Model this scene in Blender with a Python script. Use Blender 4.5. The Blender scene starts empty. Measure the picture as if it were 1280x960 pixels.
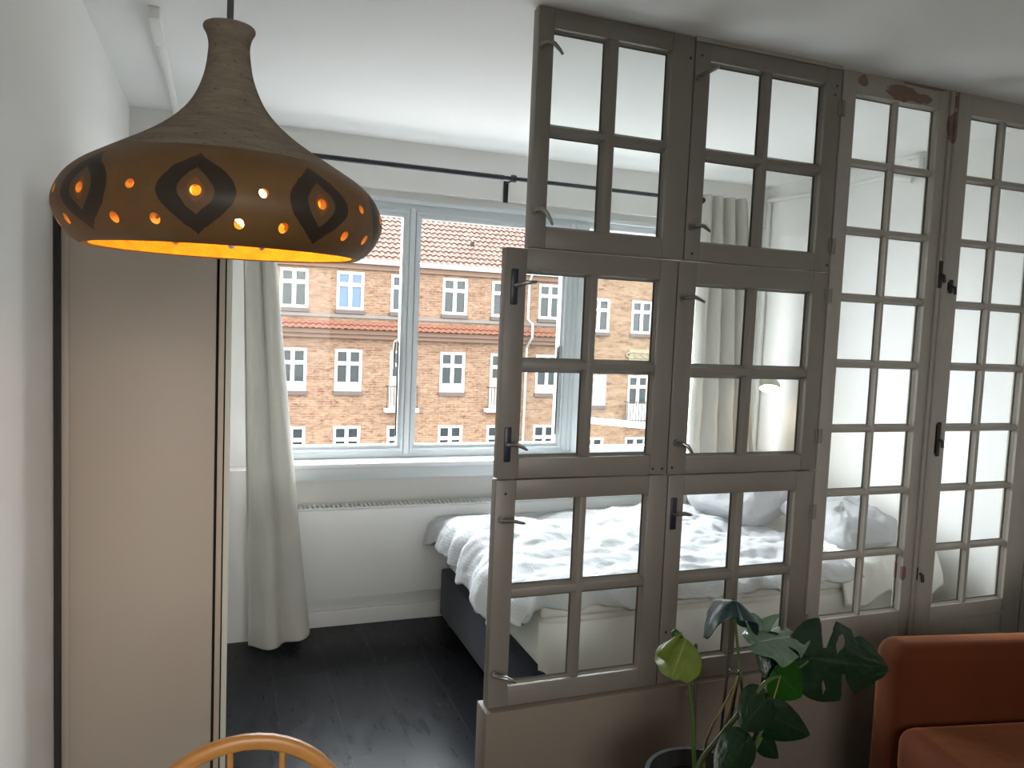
import bpy, bmesh, math, random
from mathutils import Vector, Matrix, noise
random.seed(4)
S = bpy.context.scene
COL = S.collection
OFF = {}
D2R = math.pi/180

# ------------------------------------------------------------------ materials
def _mat(name):
    m = bpy.data.materials.new(name); m.use_nodes = True
    nt = m.node_tree; nt.nodes.clear()
    out = nt.nodes.new('ShaderNodeOutputMaterial')
    return m, nt, out
def N(nt, t, **kw):
    n = nt.nodes.new(t)
    for k, v in kw.items():
        if k == 'op': n.operation = v
        elif k in n.inputs: n.inputs[k].default_value = v
        else: setattr(n, k, v)
    return n
def L(nt, a, b): nt.links.new(a, b)
def c4(c): return (c[0], c[1], c[2], 1.0)
def math_n(nt, op, a, b=None, c=None, clamp=False):
    n = nt.nodes.new('ShaderNodeMath'); n.operation = op; n.use_clamp = clamp
    for i, v in enumerate((a, b, c)):
        if v is None: continue
        if isinstance(v, (int, float)): n.inputs[i].default_value = v
        else: nt.links.new(v, n.inputs[i])
    return n.outputs[0]
def mixc(nt, f, a, b):
    n = nt.nodes.new('ShaderNodeMix'); n.data_type = 'RGBA'
    if isinstance(f, (int, float)): n.inputs[0].default_value = f
    else: nt.links.new(f, n.inputs[0])
    for i, v in ((6, a), (7, b)):
        if isinstance(v, tuple): n.inputs[i].default_value = c4(v)
        else: nt.links.new(v, n.inputs[i])
    return n.outputs[2]
def objco(nt): return nt.nodes.new('ShaderNodeTexCoord').outputs['Object']
def noise_n(nt, co, scale, detail=4, rough=.55, dist=0):
    n = N(nt, 'ShaderNodeTexNoise', Scale=scale, Detail=detail, Roughness=rough, Distortion=dist)
    L(nt, co, n.inputs['Vector']); return n.outputs['Fac']
def ramp(nt, f, stops):
    r = nt.nodes.new('ShaderNodeValToRGB'); e = r.color_ramp.elements
    while len(e) > 1: e.remove(e[-1])
    e[0].position, e[0].color = stops[0][0], c4(stops[0][1])
    for p, c in stops[1:]:
        x = e.new(p); x.color = c4(c)
    L(nt, f, r.inputs['Fac']); return r.outputs['Color']
def g3(v): return (v, v, v)

def simple(name, col, rough=.5, var=.06, scale=6, bump=0, bscale=60, metallic=0, sheen=0, spec=.5, coat=0):
    m, nt, out = _mat(name)
    b = N(nt, 'ShaderNodeBsdfPrincipled', Roughness=rough, Metallic=metallic)
    b.inputs['Specular IOR Level'].default_value = spec
    if sheen: b.inputs['Sheen Weight'].default_value = sheen
    if coat: b.inputs['Coat Weight'].default_value = coat
    co = objco(nt)
    f = noise_n(nt, co, scale)
    lo = tuple(x*(1-var) for x in col); hi = tuple(min(1, x*(1+var)) for x in col)
    L(nt, mixc(nt, f, lo, hi), b.inputs['Base Color'])
    if bump:
        bm_ = N(nt, 'ShaderNodeBump', Strength=bump, Distance=.01)
        L(nt, noise_n(nt, co, bscale, 5), bm_.inputs['Height']); L(nt, bm_.outputs[0], b.inputs['Normal'])
    L(nt, b.outputs[0], out.inputs[0]); return m

def glass_mat(name, tint=(.97, .985, .98), refl=.025):
    m, nt, out = _mat(name)
    t = N(nt, 'ShaderNodeBsdfTransparent', Color=c4(tint))
    g = N(nt, 'ShaderNodeBsdfGlossy', Color=(1, 1, 1, 1), Roughness=0.0)
    lw = N(nt, 'ShaderNodeLayerWeight', Blend=.5)
    fac = math_n(nt, 'ADD', refl, math_n(nt, 'MULTIPLY', math_n(nt, 'POWER', lw.outputs['Facing'], 5.0), .6))
    mx = nt.nodes.new('ShaderNodeMixShader')
    L(nt, fac, mx.inputs[0]); L(nt, t.outputs[0], mx.inputs[1]); L(nt, g.outputs[0], mx.inputs[2])
    L(nt, mx.outputs[0], out.inputs[0]); return m

def emit_mat(name, col, s):
    m, nt, out = _mat(name)
    e = N(nt, 'ShaderNodeEmission', Color=c4(col), Strength=s); L(nt, e.outputs[0], out.inputs[0]); return m

def cloth(name, col, rough=.9, trans=.25, weave=0, bump=.15, bscale=35):
    m, nt, out = _mat(name)
    co = objco(nt)
    d = N(nt, 'ShaderNodeBsdfPrincipled', Roughness=rough); d.inputs['Specular IOR Level'].default_value = .15
    d.inputs['Sheen Weight'].default_value = .15
    f = noise_n(nt, co, 9)
    c = mixc(nt, f, tuple(x*.95 for x in col), tuple(min(1, x*1.04) for x in col))
    L(nt, c, d.inputs['Base Color'])
    h = noise_n(nt, co, bscale, 6, .6)
    if weave:
        w = N(nt, 'ShaderNodeTexVoronoi', Scale=weave); L(nt, co, w.inputs['Vector'])
        h = math_n(nt, 'ADD', h, math_n(nt, 'MULTIPLY', w.outputs['Distance'], .5))
    b = N(nt, 'ShaderNodeBump', Strength=bump, Distance=.02); L(nt, h, b.inputs['Height']); L(nt, b.outputs[0], d.inputs['Normal'])
    if trans:
        t = nt.nodes.new('ShaderNodeBsdfTranslucent'); L(nt, c, t.inputs['Color'])
        mx = nt.nodes.new('ShaderNodeMixShader'); mx.inputs[0].default_value = trans
        L(nt, d.outputs[0], mx.inputs[1]); L(nt, t.outputs[0], mx.inputs[2]); L(nt, mx.outputs[0], out.inputs[0])
    else: L(nt, d.outputs[0], out.inputs[0])
    return m

def leaf_mat(name, col, vein, trans=.35):
    m, nt, out = _mat(name)
    co = nt.nodes.new('ShaderNodeTexCoord').outputs['UV']
    sx = nt.nodes.new('ShaderNodeSeparateXYZ'); L(nt, co, sx.inputs[0])
    u = math_n(nt, 'ABSOLUTE', math_n(nt, 'SUBTRACT', sx.outputs[0], .5))
    mid = math_n(nt, 'LESS_THAN', u, .018)
    side = math_n(nt, 'LESS_THAN', math_n(nt, 'FRACT', math_n(nt, 'MULTIPLY', math_n(nt, 'SUBTRACT', sx.outputs[1], math_n(nt, 'MULTIPLY', u, .5)), 7)), .06)
    vn = math_n(nt, 'MAXIMUM', mid, math_n(nt, 'MULTIPLY', side, .45))
    f = noise_n(nt, objco(nt), 22)
    base = mixc(nt, f, tuple(x*.7 for x in col), tuple(x*1.3 for x in col))
    c = mixc(nt, vn, base, vein)
    b = N(nt, 'ShaderNodeBsdfPrincipled', Roughness=.32); L(nt, c, b.inputs['Base Color'])
    t = nt.nodes.new('ShaderNodeBsdfTranslucent'); L(nt, c, t.inputs['Color'])
    mx = nt.nodes.new('ShaderNodeMixShader'); mx.inputs[0].default_value = trans
    L(nt, b.outputs[0], mx.inputs[1]); L(nt, t.outputs[0], mx.inputs[2]); L(nt, mx.outputs[0], out.inputs[0]); return m

def floor_mat():
    m, nt, out = _mat('black_painted_boards')
    co = objco(nt)
    mp = N(nt, 'ShaderNodeMapping'); mp.inputs['Rotation'].default_value = (0, 0, math.pi/2); L(nt, co, mp.inputs[0])
    br = N(nt, 'ShaderNodeTexBrick', Scale=1.0); br.offset = .37
    br.inputs['Brick Width'].default_value = 1.15; br.inputs['Row Height'].default_value = .235; br.inputs['Mortar Size'].default_value = .0022
    br.inputs['Color1'].default_value = (.010, .011, .013, 1); br.inputs['Color2'].default_value = (.014, .0155, .019, 1)
    br.inputs['Mortar'].default_value = (.03, .031, .034, 1); L(nt, mp.outputs[0], br.inputs['Vector'])
    # scuffs: thin pale scratches
    m2 = N(nt, 'ShaderNodeMapping'); m2.inputs['Scale'].default_value = (14, 3, 1); m2.inputs['Rotation'].default_value = (0, 0, .35); L(nt, co, m2.inputs[0])
    s1 = noise_n(nt, m2.outputs[0], 3.0, 7, .72)
    s2 = noise_n(nt, co, 2.2, 3)
    sc = math_n(nt, 'MULTIPLY', math_n(nt, 'MULTIPLY', math_n(nt, 'SUBTRACT', s1, .6), 4, clamp=True), math_n(nt, 'MULTIPLY', math_n(nt, 'SUBTRACT', s2, .42), 5, clamp=True), clamp=True)
    col = mixc(nt, sc, br.outputs['Color'], (.22, .23, .24))
    b = N(nt, 'ShaderNodeBsdfPrincipled'); L(nt, col, b.inputs['Base Color'])
    b.inputs['Specular IOR Level'].default_value = .16; r = math_n(nt, 'ADD', .16, math_n(nt, 'MULTIPLY', noise_n(nt, m2.outputs[0], 2.0, 6), .3)); L(nt, r, b.inputs['Roughness'])
    bp = N(nt, 'ShaderNodeBump', Strength=.35, Distance=.004)
    L(nt, math_n(nt, 'ADD', math_n(nt, 'MULTIPLY', br.outputs['Fac'], -1), math_n(nt, 'MULTIPLY', noise_n(nt, co, 12, 5), .6)), bp.inputs['Height']); L(nt, bp.outputs[0], b.inputs['Normal'])
    L(nt, b.outputs[0], out.inputs[0]); return m

def brick_mat(name, a, b_, mortar):
    m, nt, out = _mat(name)
    co = objco(nt); sx = nt.nodes.new('ShaderNodeSeparateXYZ'); L(nt, co, sx.inputs[0])
    cx = nt.nodes.new('ShaderNodeCombineXYZ')
    L(nt, math_n(nt, 'ADD', sx.outputs[0], sx.outputs[1]), cx.inputs[0]); L(nt, sx.outputs[2], cx.inputs[1])
    br = N(nt, 'ShaderNodeTexBrick', Scale=1.0)
    br.inputs['Brick Width'].default_value = .34; br.inputs['Row Height'].default_value = .10; br.inputs['Mortar Size'].default_value = .012
    br.inputs['Mortar Smooth'].default_value = .3; br.inputs['Bias'].default_value = -.1
    br.inputs['Color1'].default_value = c4(a); br.inputs['Color2'].default_value = c4(b_); br.inputs['Mortar'].default_value = c4(mortar)
    L(nt, cx.outputs[0], br.inputs['Vector'])
    mp = N(nt, 'ShaderNodeMapping'); mp.inputs['Scale'].default_value = (.8, .8, 2.6); L(nt, co, mp.inputs[0])
    n1 = noise_n(nt, mp.outputs[0], 1.6, 6, .7)
    col = mixc(nt, ramp_f(nt, n1, .42, .62), br.outputs['Color'], (.175, .125, .088))
    n3 = noise_n(nt, mp.outputs[0], 9, 3, .7)
    col = mixc(nt, math_n(nt, 'MULTIPLY', ramp_f(nt, n3, .52, .66), .6), col, (.24, .19, .15))
    n2 = noise_n(nt, mp.outputs[0], 4.2, 4, .6)
    col = mixc(nt, math_n(nt, 'MULTIPLY', ramp_f(nt, n2, .52, .7), .8), col, (.055, .021, .015))
    p = N(nt, 'ShaderNodeBsdfPrincipled', Roughness=.9); p.inputs['Specular IOR Level'].default_value = .15
    L(nt, col, p.inputs['Base Color']); L(nt, p.outputs[0], out.inputs[0]); return m
def ramp_f(nt, f, lo, hi):
    n = nt.nodes.new('ShaderNodeMapRange'); n.inputs[1].default_value = lo; n.inputs[2].default_value = hi
    nt.links.new(f, n.inputs[0]); return n.outputs[0]

def tile_mat():
    m, nt, out = _mat('red_clay_roof_tiles')
    co = objco(nt)
    f = noise_n(nt, co, .9, 3); f2 = noise_n(nt, co, 5.5, 3, .7)
    col = mixc(nt, f, (.054, .027, .021), (.080, .043, .034))
    col = mixc(nt, ramp_f(nt, f2, .45, .7), col, (.125, .09, .073))
    p = N(nt, 'ShaderNodeBsdfPrincipled', Roughness=.75); L(nt, col, p.inputs['Base Color']); L(nt, p.outputs[0], out.inputs[0]); return m
def tile_mat2():
    m, nt, out = _mat('orange_clay_skirt_tiles')
    co = objco(nt); f2 = noise_n(nt, co, 4.5, 3, .7)
    col = mixc(nt, f2, (.080, .026, .015), (.145, .060, .037))
    p = N(nt, 'ShaderNodeBsdfPrincipled', Roughness=.75); L(nt, col, p.inputs['Base Color']); L(nt, p.outputs[0], out.inputs[0]); return m

def peel_mat():
    # old paint, flaked to brown wood at the head of the door
    m, nt, out = _mat('flaking_old_paint')
    co = objco(nt); sx = nt.nodes.new('ShaderNodeSeparateXYZ'); L(nt, co, sx.inputs[0])
    nz = noise_n(nt, co, 16, 4, .6)
    mask = None
    for ex, ez, ea, eb in ((.265, 2.035, .085, .028), (.365, 2.028, .055, .018), (.085, 2.052, .022, .020), (.505, 1.945, .022, .060), (.525, 2.04, .018, .085), (.37, 2.074, .12, .008), (.45, .30, .012, .03)):
        dx = math_n(nt, 'DIVIDE', math_n(nt, 'SUBTRACT', sx.outputs[0], ex), ea); dz = math_n(nt, 'DIVIDE', math_n(nt, 'SUBTRACT', sx.outputs[2], ez), eb)
        d2 = math_n(nt, 'ADD', math_n(nt, 'MULTIPLY', dx, dx), math_n(nt, 'MULTIPLY', dz, dz))
        k = math_n(nt, 'LESS_THAN', math_n(nt, 'ADD', d2, math_n(nt, 'MULTIPLY', math_n(nt, 'SUBTRACT', nz, .5), 3.2)), .85)
        mask = k if mask is None else math_n(nt, 'MAXIMUM', mask, k)
    nz2 = noise_n(nt, co, 30, 4)
    paint = mixc(nt, nz2, (.27, .25, .222), (.33, .305, .27))
    wood = mixc(nt, nz2, (.11, .06, .042), (.22, .13, .10))
    col = mixc(nt, mask, paint, wood)
    p = N(nt, 'ShaderNodeBsdfPrincipled', Roughness=.55); L(nt, col, p.inputs['Base Color'])
    b = N(nt, 'ShaderNodeBump', Strength=.4, Distance=.004); L(nt, math_n(nt, 'SUBTRACT', math_n(nt, 'MULTIPLY', nz2, .2), mask), b.inputs['Height']); L(nt, b.outputs[0], p.inputs['Normal'])
    L(nt, p.outputs[0], out.inputs[0]); return m

def clay_mat():
    m, nt, out = _mat('raw_chamotte_clay')
    co = objco(nt)
    mp = N(nt, 'ShaderNodeMapping'); mp.inputs['Scale'].default_value = (1, 1, 6); L(nt, co, mp.inputs[0])
    n = ramp_f(nt, noise_n(nt, mp.outputs[0], 16, 6, .75), .3, .7); n2 = noise_n(nt, co, 120, 3, .7)
    col = mixc(nt, n, (.17, .135, .10), (.31, .255, .195))
    col = mixc(nt, math_n(nt, 'MULTIPLY', math_n(nt, 'GREATER_THAN', n2, .66), .7), col, (.05, .035, .025))
    p = N(nt, 'ShaderNodeBsdfPrincipled', Roughness=.95); p.inputs['Specular IOR Level'].default_value = .1
    L(nt, col, p.inputs['Base Color'])
    b = N(nt, 'ShaderNodeBump', Strength=.7, Distance=.004); L(nt, math_n(nt, 'ADD', n2, n), b.inputs['Height']); L(nt, b.outputs[0], p.inputs['Normal'])
    L(nt, p.outputs[0], out.inputs[0]); return m

def glaze_mat(phi0):
    # ochre glazed band with nine dark pointed-oval motifs
    m, nt, out = _mat('ochre_glaze_with_eyes')
    co = objco(nt); sx = nt.nodes.new('ShaderNodeSeparateXYZ'); L(nt, co, sx.inputs[0])
    ang = math_n(nt, 'ARCTAN2', sx.outputs[0], math_n(nt, 'MULTIPLY', sx.outputs[1], -1))     # 0 = towards the viewer side
    a = math_n(nt, 'SUBTRACT', ang, phi0)
    step = math.pi/4.5
    u = math_n(nt, 'ABSOLUTE', math_n(nt, 'SUBTRACT', math_n(nt, 'MULTIPLY', math_n(nt, 'FRACT', math_n(nt, 'ADD', math_n(nt, 'DIVIDE', a, step), .5)), step), step/2))
    wob = math_n(nt, 'MULTIPLY', math_n(nt, 'SUBTRACT', noise_n(nt, co, 30, 3), .5), .012)
    v = math_n(nt, 'ADD', math_n(nt, 'SUBTRACT', sx.outputs[2], .062), wob)
    def eye(au, bv, p):
        q = math_n(nt, 'SUBTRACT', 1, math_n(nt, 'POWER', math_n(nt, 'ABSOLUTE', math_n(nt, 'DIVIDE', v, bv)), 2.0), clamp=True)
        lim = math_n(nt, 'MULTIPLY', math_n(nt, 'POWER', q, p), au)
        return math_n(nt, 'LESS_THAN', u, lim)
    o1 = eye(.205, .053, 1.35); o2 = eye(.095, .030, 1.3); o3 = eye(.045, .016, 1.0)
    co2 = math_n(nt, 'ADD', math_n(nt, 'MULTIPLY', noise_n(nt, co, 40, 5, .65), .5), math_n(nt, 'MULTIPLY', noise_n(nt, co, 9, 4, .6), .5))
    ochre = mixc(nt, co2, (.085, .043, .014), (.19, .10, .034))
    dark = mixc(nt, co2, (.018, .013, .010), (.045, .030, .020))
    col = mixc(nt, o1, ochre, dark); col = mixc(nt, o2, col, (.12, .062, .026)); col = mixc(nt, o3, col, (.20, .085, .02))
    p = N(nt, 'ShaderNodeBsdfPrincipled', Roughness=.5); L(nt, col, p.inputs['Base Color'])
    p.inputs['Specular IOR Level'].default_value = .35
    b = N(nt, 'ShaderNodeBump', Strength=.3, Distance=.003); L(nt, math_n(nt, 'SUBTRACT', co2, math_n(nt, 'MULTIPLY', o1, .5)), b.inputs['Height']); L(nt, b.outputs[0], p.inputs['Normal'])
    L(nt, p.outputs[0], out.inputs[0]); return m

def wood_mat(name, a, b_):
    m, nt, out = _mat(name)
    co = objco(nt); mp = N(nt, 'ShaderNodeMapping'); mp.inputs['Scale'].default_value = (3, 12, 12); L(nt, co, mp.inputs[0])
    n = noise_n(nt, mp.outputs[0], 5, 6, .6, .6)
    p = N(nt, 'ShaderNodeBsdfPrincipled', Roughness=.35); L(nt, mixc(nt, n, a, b_), p.inputs['Base Color']); L(nt, p.outputs[0], out.inputs[0]); return m

def quilt_mat():
    # white bedspread with small woven dots
    m, nt, out = _mat('white_dotted_quilt')
    co = objco(nt)
    w = N(nt, 'ShaderNodeTexVoronoi', Scale=70); w.inputs['Randomness'].default_value = .15; L(nt, co, w.inputs['Vector'])
    h = noise_n(nt, co, 26, 6, .6)
    p = N(nt, 'ShaderNodeBsdfPrincipled', Roughness=.85); p.inputs['Specular IOR Level'].default_value = .15
    p.inputs['Base Color'].default_value = (.50, .51, .53, 1)
    b = N(nt, 'ShaderNodeBump', Strength=.35, Distance=.01); L(nt, math_n(nt, 'ADD', math_n(nt, 'MULTIPLY', w.outputs['Distance'], -.35), h), b.inputs['Height']); L(nt, b.outputs[0], p.inputs['Normal'])
    L(nt, p.outputs[0], out.inputs[0]); return m

M = dict(
    wall=simple('white_wall_paint', (.80, .79, .77), .85, .02, 3, .08, 90),
    ceil=simple('white_ceiling_paint', (.85, .85, .84), .9, .02, 3, .06, 60),
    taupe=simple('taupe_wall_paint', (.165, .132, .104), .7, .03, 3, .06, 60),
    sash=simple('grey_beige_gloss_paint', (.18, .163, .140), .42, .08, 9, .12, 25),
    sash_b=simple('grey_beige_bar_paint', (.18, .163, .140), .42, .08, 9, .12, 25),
    peel=peel_mat(),
    oldpaint=simple('aged_cream_paint', (.32, .295, .26), .5, .07, 14, .15, 30),
    floor=floor_mat(),
    ward=simple('greige_wardrobe_laminate', (.48, .415, .35), .5, .03, 4),
    ward_l=simple('pale_wardrobe_edge', (.62, .62, .54), .5, .03, 4),
    ward_d=simple('dark_inside_and_gap_shade', (.03, .028, .025), .8, .05, 4),  # also carries the painted shade of the gap beside the wall
    frame=simple('blue_white_window_paint', (.66, .70, .72), .35, .02, 5),
    sill=simple('white_sill_paint', (.82, .83, .84), .3, .02, 5),
    radi=simple('white_radiator_enamel', (.74, .75, .75), .35, .02, 5),
    black=simple('black_metal', (.02, .022, .03), .4, .1, 20, 0, 50, .3),
    iron=simple('dark_iron', (.045, .043, .04), .45, .2, 30, .2, 80, .7),
    pewter=simple('worn_grey_metal', (.26, .25, .235), .38, .15, 30, .1, 80, .8),
    plate=simple('black_lock_plate', (.012, .018, .035), .35, .1, 20),
    glass=glass_mat('clear_pane_glass'), glassw=glass_mat('clear_window_glass', refl=.006),
    curtain=cloth('pale_linen_curtain', (.60, .585, .54), .95, .22, 0, .2, 45),
    sheet=cloth('cream_cotton_sheet', (.90, .89, .86), .9, .1, 0, .12, 25),
    duvet=quilt_mat(), pillow=cloth('white_cotton_pillowcase', (.66, .66, .68), .9, .35, 0, .5, 14),
    navy=cloth('navy_bed_fabric', (.014, .020, .036), .9, 0, 300, .1, 200),
    sofa=simple('rust_orange_velvet', (.085, .017, .0035), .85, .25, 5, .1, 30, 0, 0, .2),
    wood=wood_mat('honey_beech_wood', (.32, .14, .03), (.52, .25, .07)),
    darkwood=simple('dark_stained_wood', (.03, .018, .012), .5, .1, 10),
    clay=clay_mat(), glaze=glaze_mat(-9.5*D2R),
    inner=simple('amber_inner_glaze', (.80, .37, .05), .6, .35, 40, .5, 60),
    bulb=emit_mat('warm_bulb_glow', (1, .52, .14), 44),
    bulb2=emit_mat('wall_lamp_bulb_glow', (1, .78, .42), 26),
    brass=simple('brass', (.5, .33, .12), .35, .1, 20, 0, 50, .9),
    cordm=simple('grey_flex', (.09, .085, .08), .7), white=simple('white_plastic', (.78, .78, .76), .45, .02),
    lampw=simple('cream_lamp_enamel', (.66, .62, .52), .4, .03),
    soil=simple('potting_soil', (.02, .014, .01), .95, .4, 40, .8, 60),
    pot=simple('black_plastic_pot', (.010, .010, .011), .8, .1, 10),
    stem=simple('green_plant_stem', (.055, .09, .02), .5, .3, 20), stemy=simple('yellow_plant_stem', (.16, .125, .04), .55, .3, 20),
    bamboo=simple('dark_plant_stake', (.025, .022, .02), .6, .2, 30),
    leaf=leaf_mat('dark_monstera_leaf', (.007, .030, .011), (.016, .052, .02)),
    leafb=leaf_mat('blue_green_leaf', (.008, .028, .029), (.015, .042, .038), .15),
    leafy=leaf_mat('yellow_green_new_leaf', (.19, .25, .045), (.30, .36, .12), .45),
    leafg=leaf_mat('bright_green_leaf', (.018, .10, .008), (.035, .13, .02), .5),
    leafv=leaf_mat('painted_silver_light_leaf', (.13, .21, .14), (.32, .40, .32), .3),  # silvery light from behind and above put into the leaf colour
    brick=brick_mat('yellow_red_brick', (.135, .078, .050), (.095, .046, .030), (.15, .125, .105)),
    brickb=brick_mat('yellow_brick', (.132, .085, .052), (.105, .060, .036), (.145, .122, .10)),
    cornice=simple('pink_plaster_cornice', (.125, .08, .06), .85, .1, 3),
    sillb=simple('dark_brick_sill', (.065, .052, .052), .85, .2, 6),
    winw=simple('white_window_joinery', (.32, .325, .33), .5, .02),
    pane=simple('dark_window_glass', (.018, .026, .032), .12, .5, .8, 0, 1, 0, 0, .35),
    paneb=simple('painted_blue_reflection_glass', (.03, .075, .15), .1, .3, .8, 0, 1, 0, 0, .5),  # blue reflection put into the pane's base colour
    net=simple('pale_net_curtain', (.23, .235, .232), .9, .1, 4), zinc=simple('pale_zinc', (.26, .262, .26), .5, .06),
    tiles=tile_mat(), tiles2=tile_mat2(), lead=simple('grey_lead_flashing', (.10, .095, .095), .7, .2, 5),
    relief=simple('sandstone_relief', (.15, .13, .09), .85, .12, 4, .3, 6),
    asphalt=simple('courtyard_asphalt', (.22, .22, .22), .9, .1, .5),
)

_p = [n for n in M['sofa'].node_tree.nodes if n.type == 'BSDF_PRINCIPLED'][0]
_p.inputs['Sheen Weight'].default_value = .9; _p.inputs['Sheen Roughness'].default_value = .32; _p.inputs['Sheen Tint'].default_value = (1, .42, .2, 1)
# ------------------------------------------------------------------ mesh helpers
class MB:
    def __init__(s): s.bm = bmesh.new()
    def box(s, x0, x1, y0, y1, z0, z1, bev=0, seg=2, mi=0):
        r = bmesh.ops.create_cube(s.bm, size=1)
        vs = r['verts']
        for v in vs:
            v.co = Vector(((x0+x1)/2+v.co.x*(x1-x0), (y0+y1)/2+v.co.y*(y1-y0), (z0+z1)/2+v.co.z*(z1-z0)))
        if bev:
            es = {e for v in vs for e in v.link_edges}
            bmesh.ops.bevel(s.bm, geom=list(es), offset=bev, segments=seg, profile=.5, affect='EDGES')
        return s
    def ring(s, x0, x1, z0, z1, w, y0, y1, ybead=None, bw=.012):
        """rectangular frame of bars of width w standing in the XZ plane"""
        s.box(x0, x0+w, y0, y1, z0, z1); s.box(x1-w, x1, y0, y1, z0, z1)
        s.box(x0+w, x1-w, y0, y1, z0, z0+w); s.box(x0+w, x1-w, y0, y1, z1-w, z1)
        return s
    def bead(s, x0, x1, z0, z1, yf, yb, grow):
        """mitred moulding round an opening: wide at the face yf, tight at yb"""
        o = [(x0-grow, z0-grow), (x1+grow, z0-grow), (x1+grow, z1+grow), (x0-grow, z1+grow)]
        i = [(x0, z0), (x1, z0), (x1, z1), (x0, z1)]
        vo = [s.bm.verts.new((x, yf, z)) for x, z in o]; vi = [s.bm.verts.new((x, yb, z)) for x, z in i]
        ob = [s.bm.verts.new((x, yb+.004, z)) for x, z in o]
        for k in range(4):
            q = (k+1) % 4
            s.bm.faces.new((vo[k], vo[q], vi[q], vi[k])); s.bm.faces.new((vi[k], vi[q], ob[q], ob[k]))
        return s
    def tube(s, pts, r, n=10, cap=True, flat=None):
        pts = [Vector(p) for p in pts]; rings = []
        rr = r if isinstance(r, (list, tuple)) else [r]*len(pts)
        up = Vector((0, 0, 1)); t0 = (pts[1]-pts[0]).normalized()
        if abs(t0.dot(up)) > .95: up = Vector((0, 1, 0))
        a = t0.cross(up).normalized()
        for i, p in enumerate(pts):
            t = ((pts[min(i+1, len(pts)-1)]-pts[max(i-1, 0)])).normalized()
            a = (a - t*a.dot(t)).normalized(); b = t.cross(a)
            f = flat or 1
            rings.append([s.bm.verts.new(p+(a*math.cos(k*2*math.pi/n)+b*math.sin(k*2*math.pi/n)*f)*rr[i]) for k in range(n)])
        for i in range(len(rings)-1):
            for k in range(n):
                q = (k+1) % n; s.bm.faces.new((rings[i][k], rings[i][q], rings[i+1][q], rings[i+1][k]))
        if cap:
            s.bm.faces.new(rings[0][::-1]); s.bm.faces.new(rings[-1])
        return s
    def lathe(s, prof, c=(0, 0, 0), n=48, closed=False):
        c = Vector(c); rings = []
        for r, z in prof:
            if r < 1e-5: rings.append([s.bm.verts.new(c+Vector((0, 0, z)))])
            else: rings.append([s.bm.verts.new(c+Vector((r*math.cos(k*2*math.pi/n), r*math.sin(k*2*math.pi/n), z))) for k in range(n)])
        pairs = list(zip(rings[:-1], rings[1:]))
        if closed: pairs.append((rings[-1], rings[0]))
        for A, B in pairs:
            for k in range(n):
                q = (k+1) % n
                if len(A) == 1 and len(B) == 1: continue
                if len(A) == 1: s.bm.faces.new((A[0], B[q], B[k]))
                elif len(B) == 1: s.bm.faces.new((A[k], A[q], B[0]))
                else: s.bm.faces.new((A[k], A[q], B[q], B[k]))
        return s
    def grid(s, f, nu, nv, uv=False):
        vs = [[s.bm.verts.new(f(i/nu, j/nv)) for j in range(nv+1)] for i in range(nu+1)]
        for i in range(nu):
            for j in range(nv):
                s.bm.faces.new((vs[i][j], vs[i+1][j], vs[i+1][j+1], vs[i][j+1]))
        return s
    def xf(s, m): bmesh.ops.transform(s.bm, matrix=m, verts=s.bm.verts); return s
    def build(s, name, mat, parent=None, smooth=True, ang=35, recalc=True):
        if recalc: bmesh.ops.recalc_face_normals(s.bm, faces=s.bm.faces)
        off = OFF.get(parent.name, Vector()) if parent else Vector()
        if off.length: bmesh.ops.translate(s.bm, verts=s.bm.verts, vec=-off)
        me = bpy.data.meshes.new(name); s.bm.to_mesh(me); s.bm.free()
        me.materials.append(mat)
        if smooth:
            for p in me.polygons: p.use_smooth = True
            me.set_sharp_from_angle(angle=ang*D2R)
        o = bpy.data.objects.new(name, me); COL.objects.link(o)
        if parent: o.parent = parent; OFF[o.name] = off
        return o
def thing(name, label, cat, loc=(0, 0, 0), group=None, kind=None):
    o = bpy.data.objects.new(name, None); COL.objects.link(o); o.empty_display_size = .1
    o.location = loc; OFF[o.name] = Vector(loc)
    if label: o['label'] = label
    if cat: o['category'] = cat
    if group: o['group'] = group
    if kind: o['kind'] = kind
    return o
def tag(o, label, cat, group=None):
    o['label'] = label; o['category'] = cat
    if group: o['group'] = group
    return o
def recentre(o, c):
    c = Vector(c)
    for v in o.data.vertices: v.co -= c
    o.location = c; return o
def struct(name, mb, mat, parent=None, **k):
    o = mb.build(name, mat, parent, **k)
    if not parent: o['kind'] = 'structure'
    return o
def solidify(o, t, sub=0):
    m = o.modifiers.new('thick', 'SOLIDIFY'); m.thickness = t; m.offset = 0
    if sub:
        q = o.modifiers.new('smooth', 'SUBSURF'); q.levels = q.render_levels = sub
def fbm(p, o=4):
    return noise.fractal(Vector(p), 1.0, 2.0, o)

def fine(p, n=4):
    out = []
    for i in range(len(p)-1):
        a = p[max(i-1, 0)]; b = p[i]; c = p[i+1]; d = p[min(i+2, len(p)-1)]
        for k in range(n):
            t_ = k/n
            out.append(tuple(.5*(2*b[q]+(c[q]-a[q])*t_+(2*a[q]-5*b[q]+4*c[q]-d[q])*t_*t_+(3*b[q]-a[q]-3*c[q]+d[q])*t_**3) for q in (0, 1)))
    return out+[p[-1]]
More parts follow.
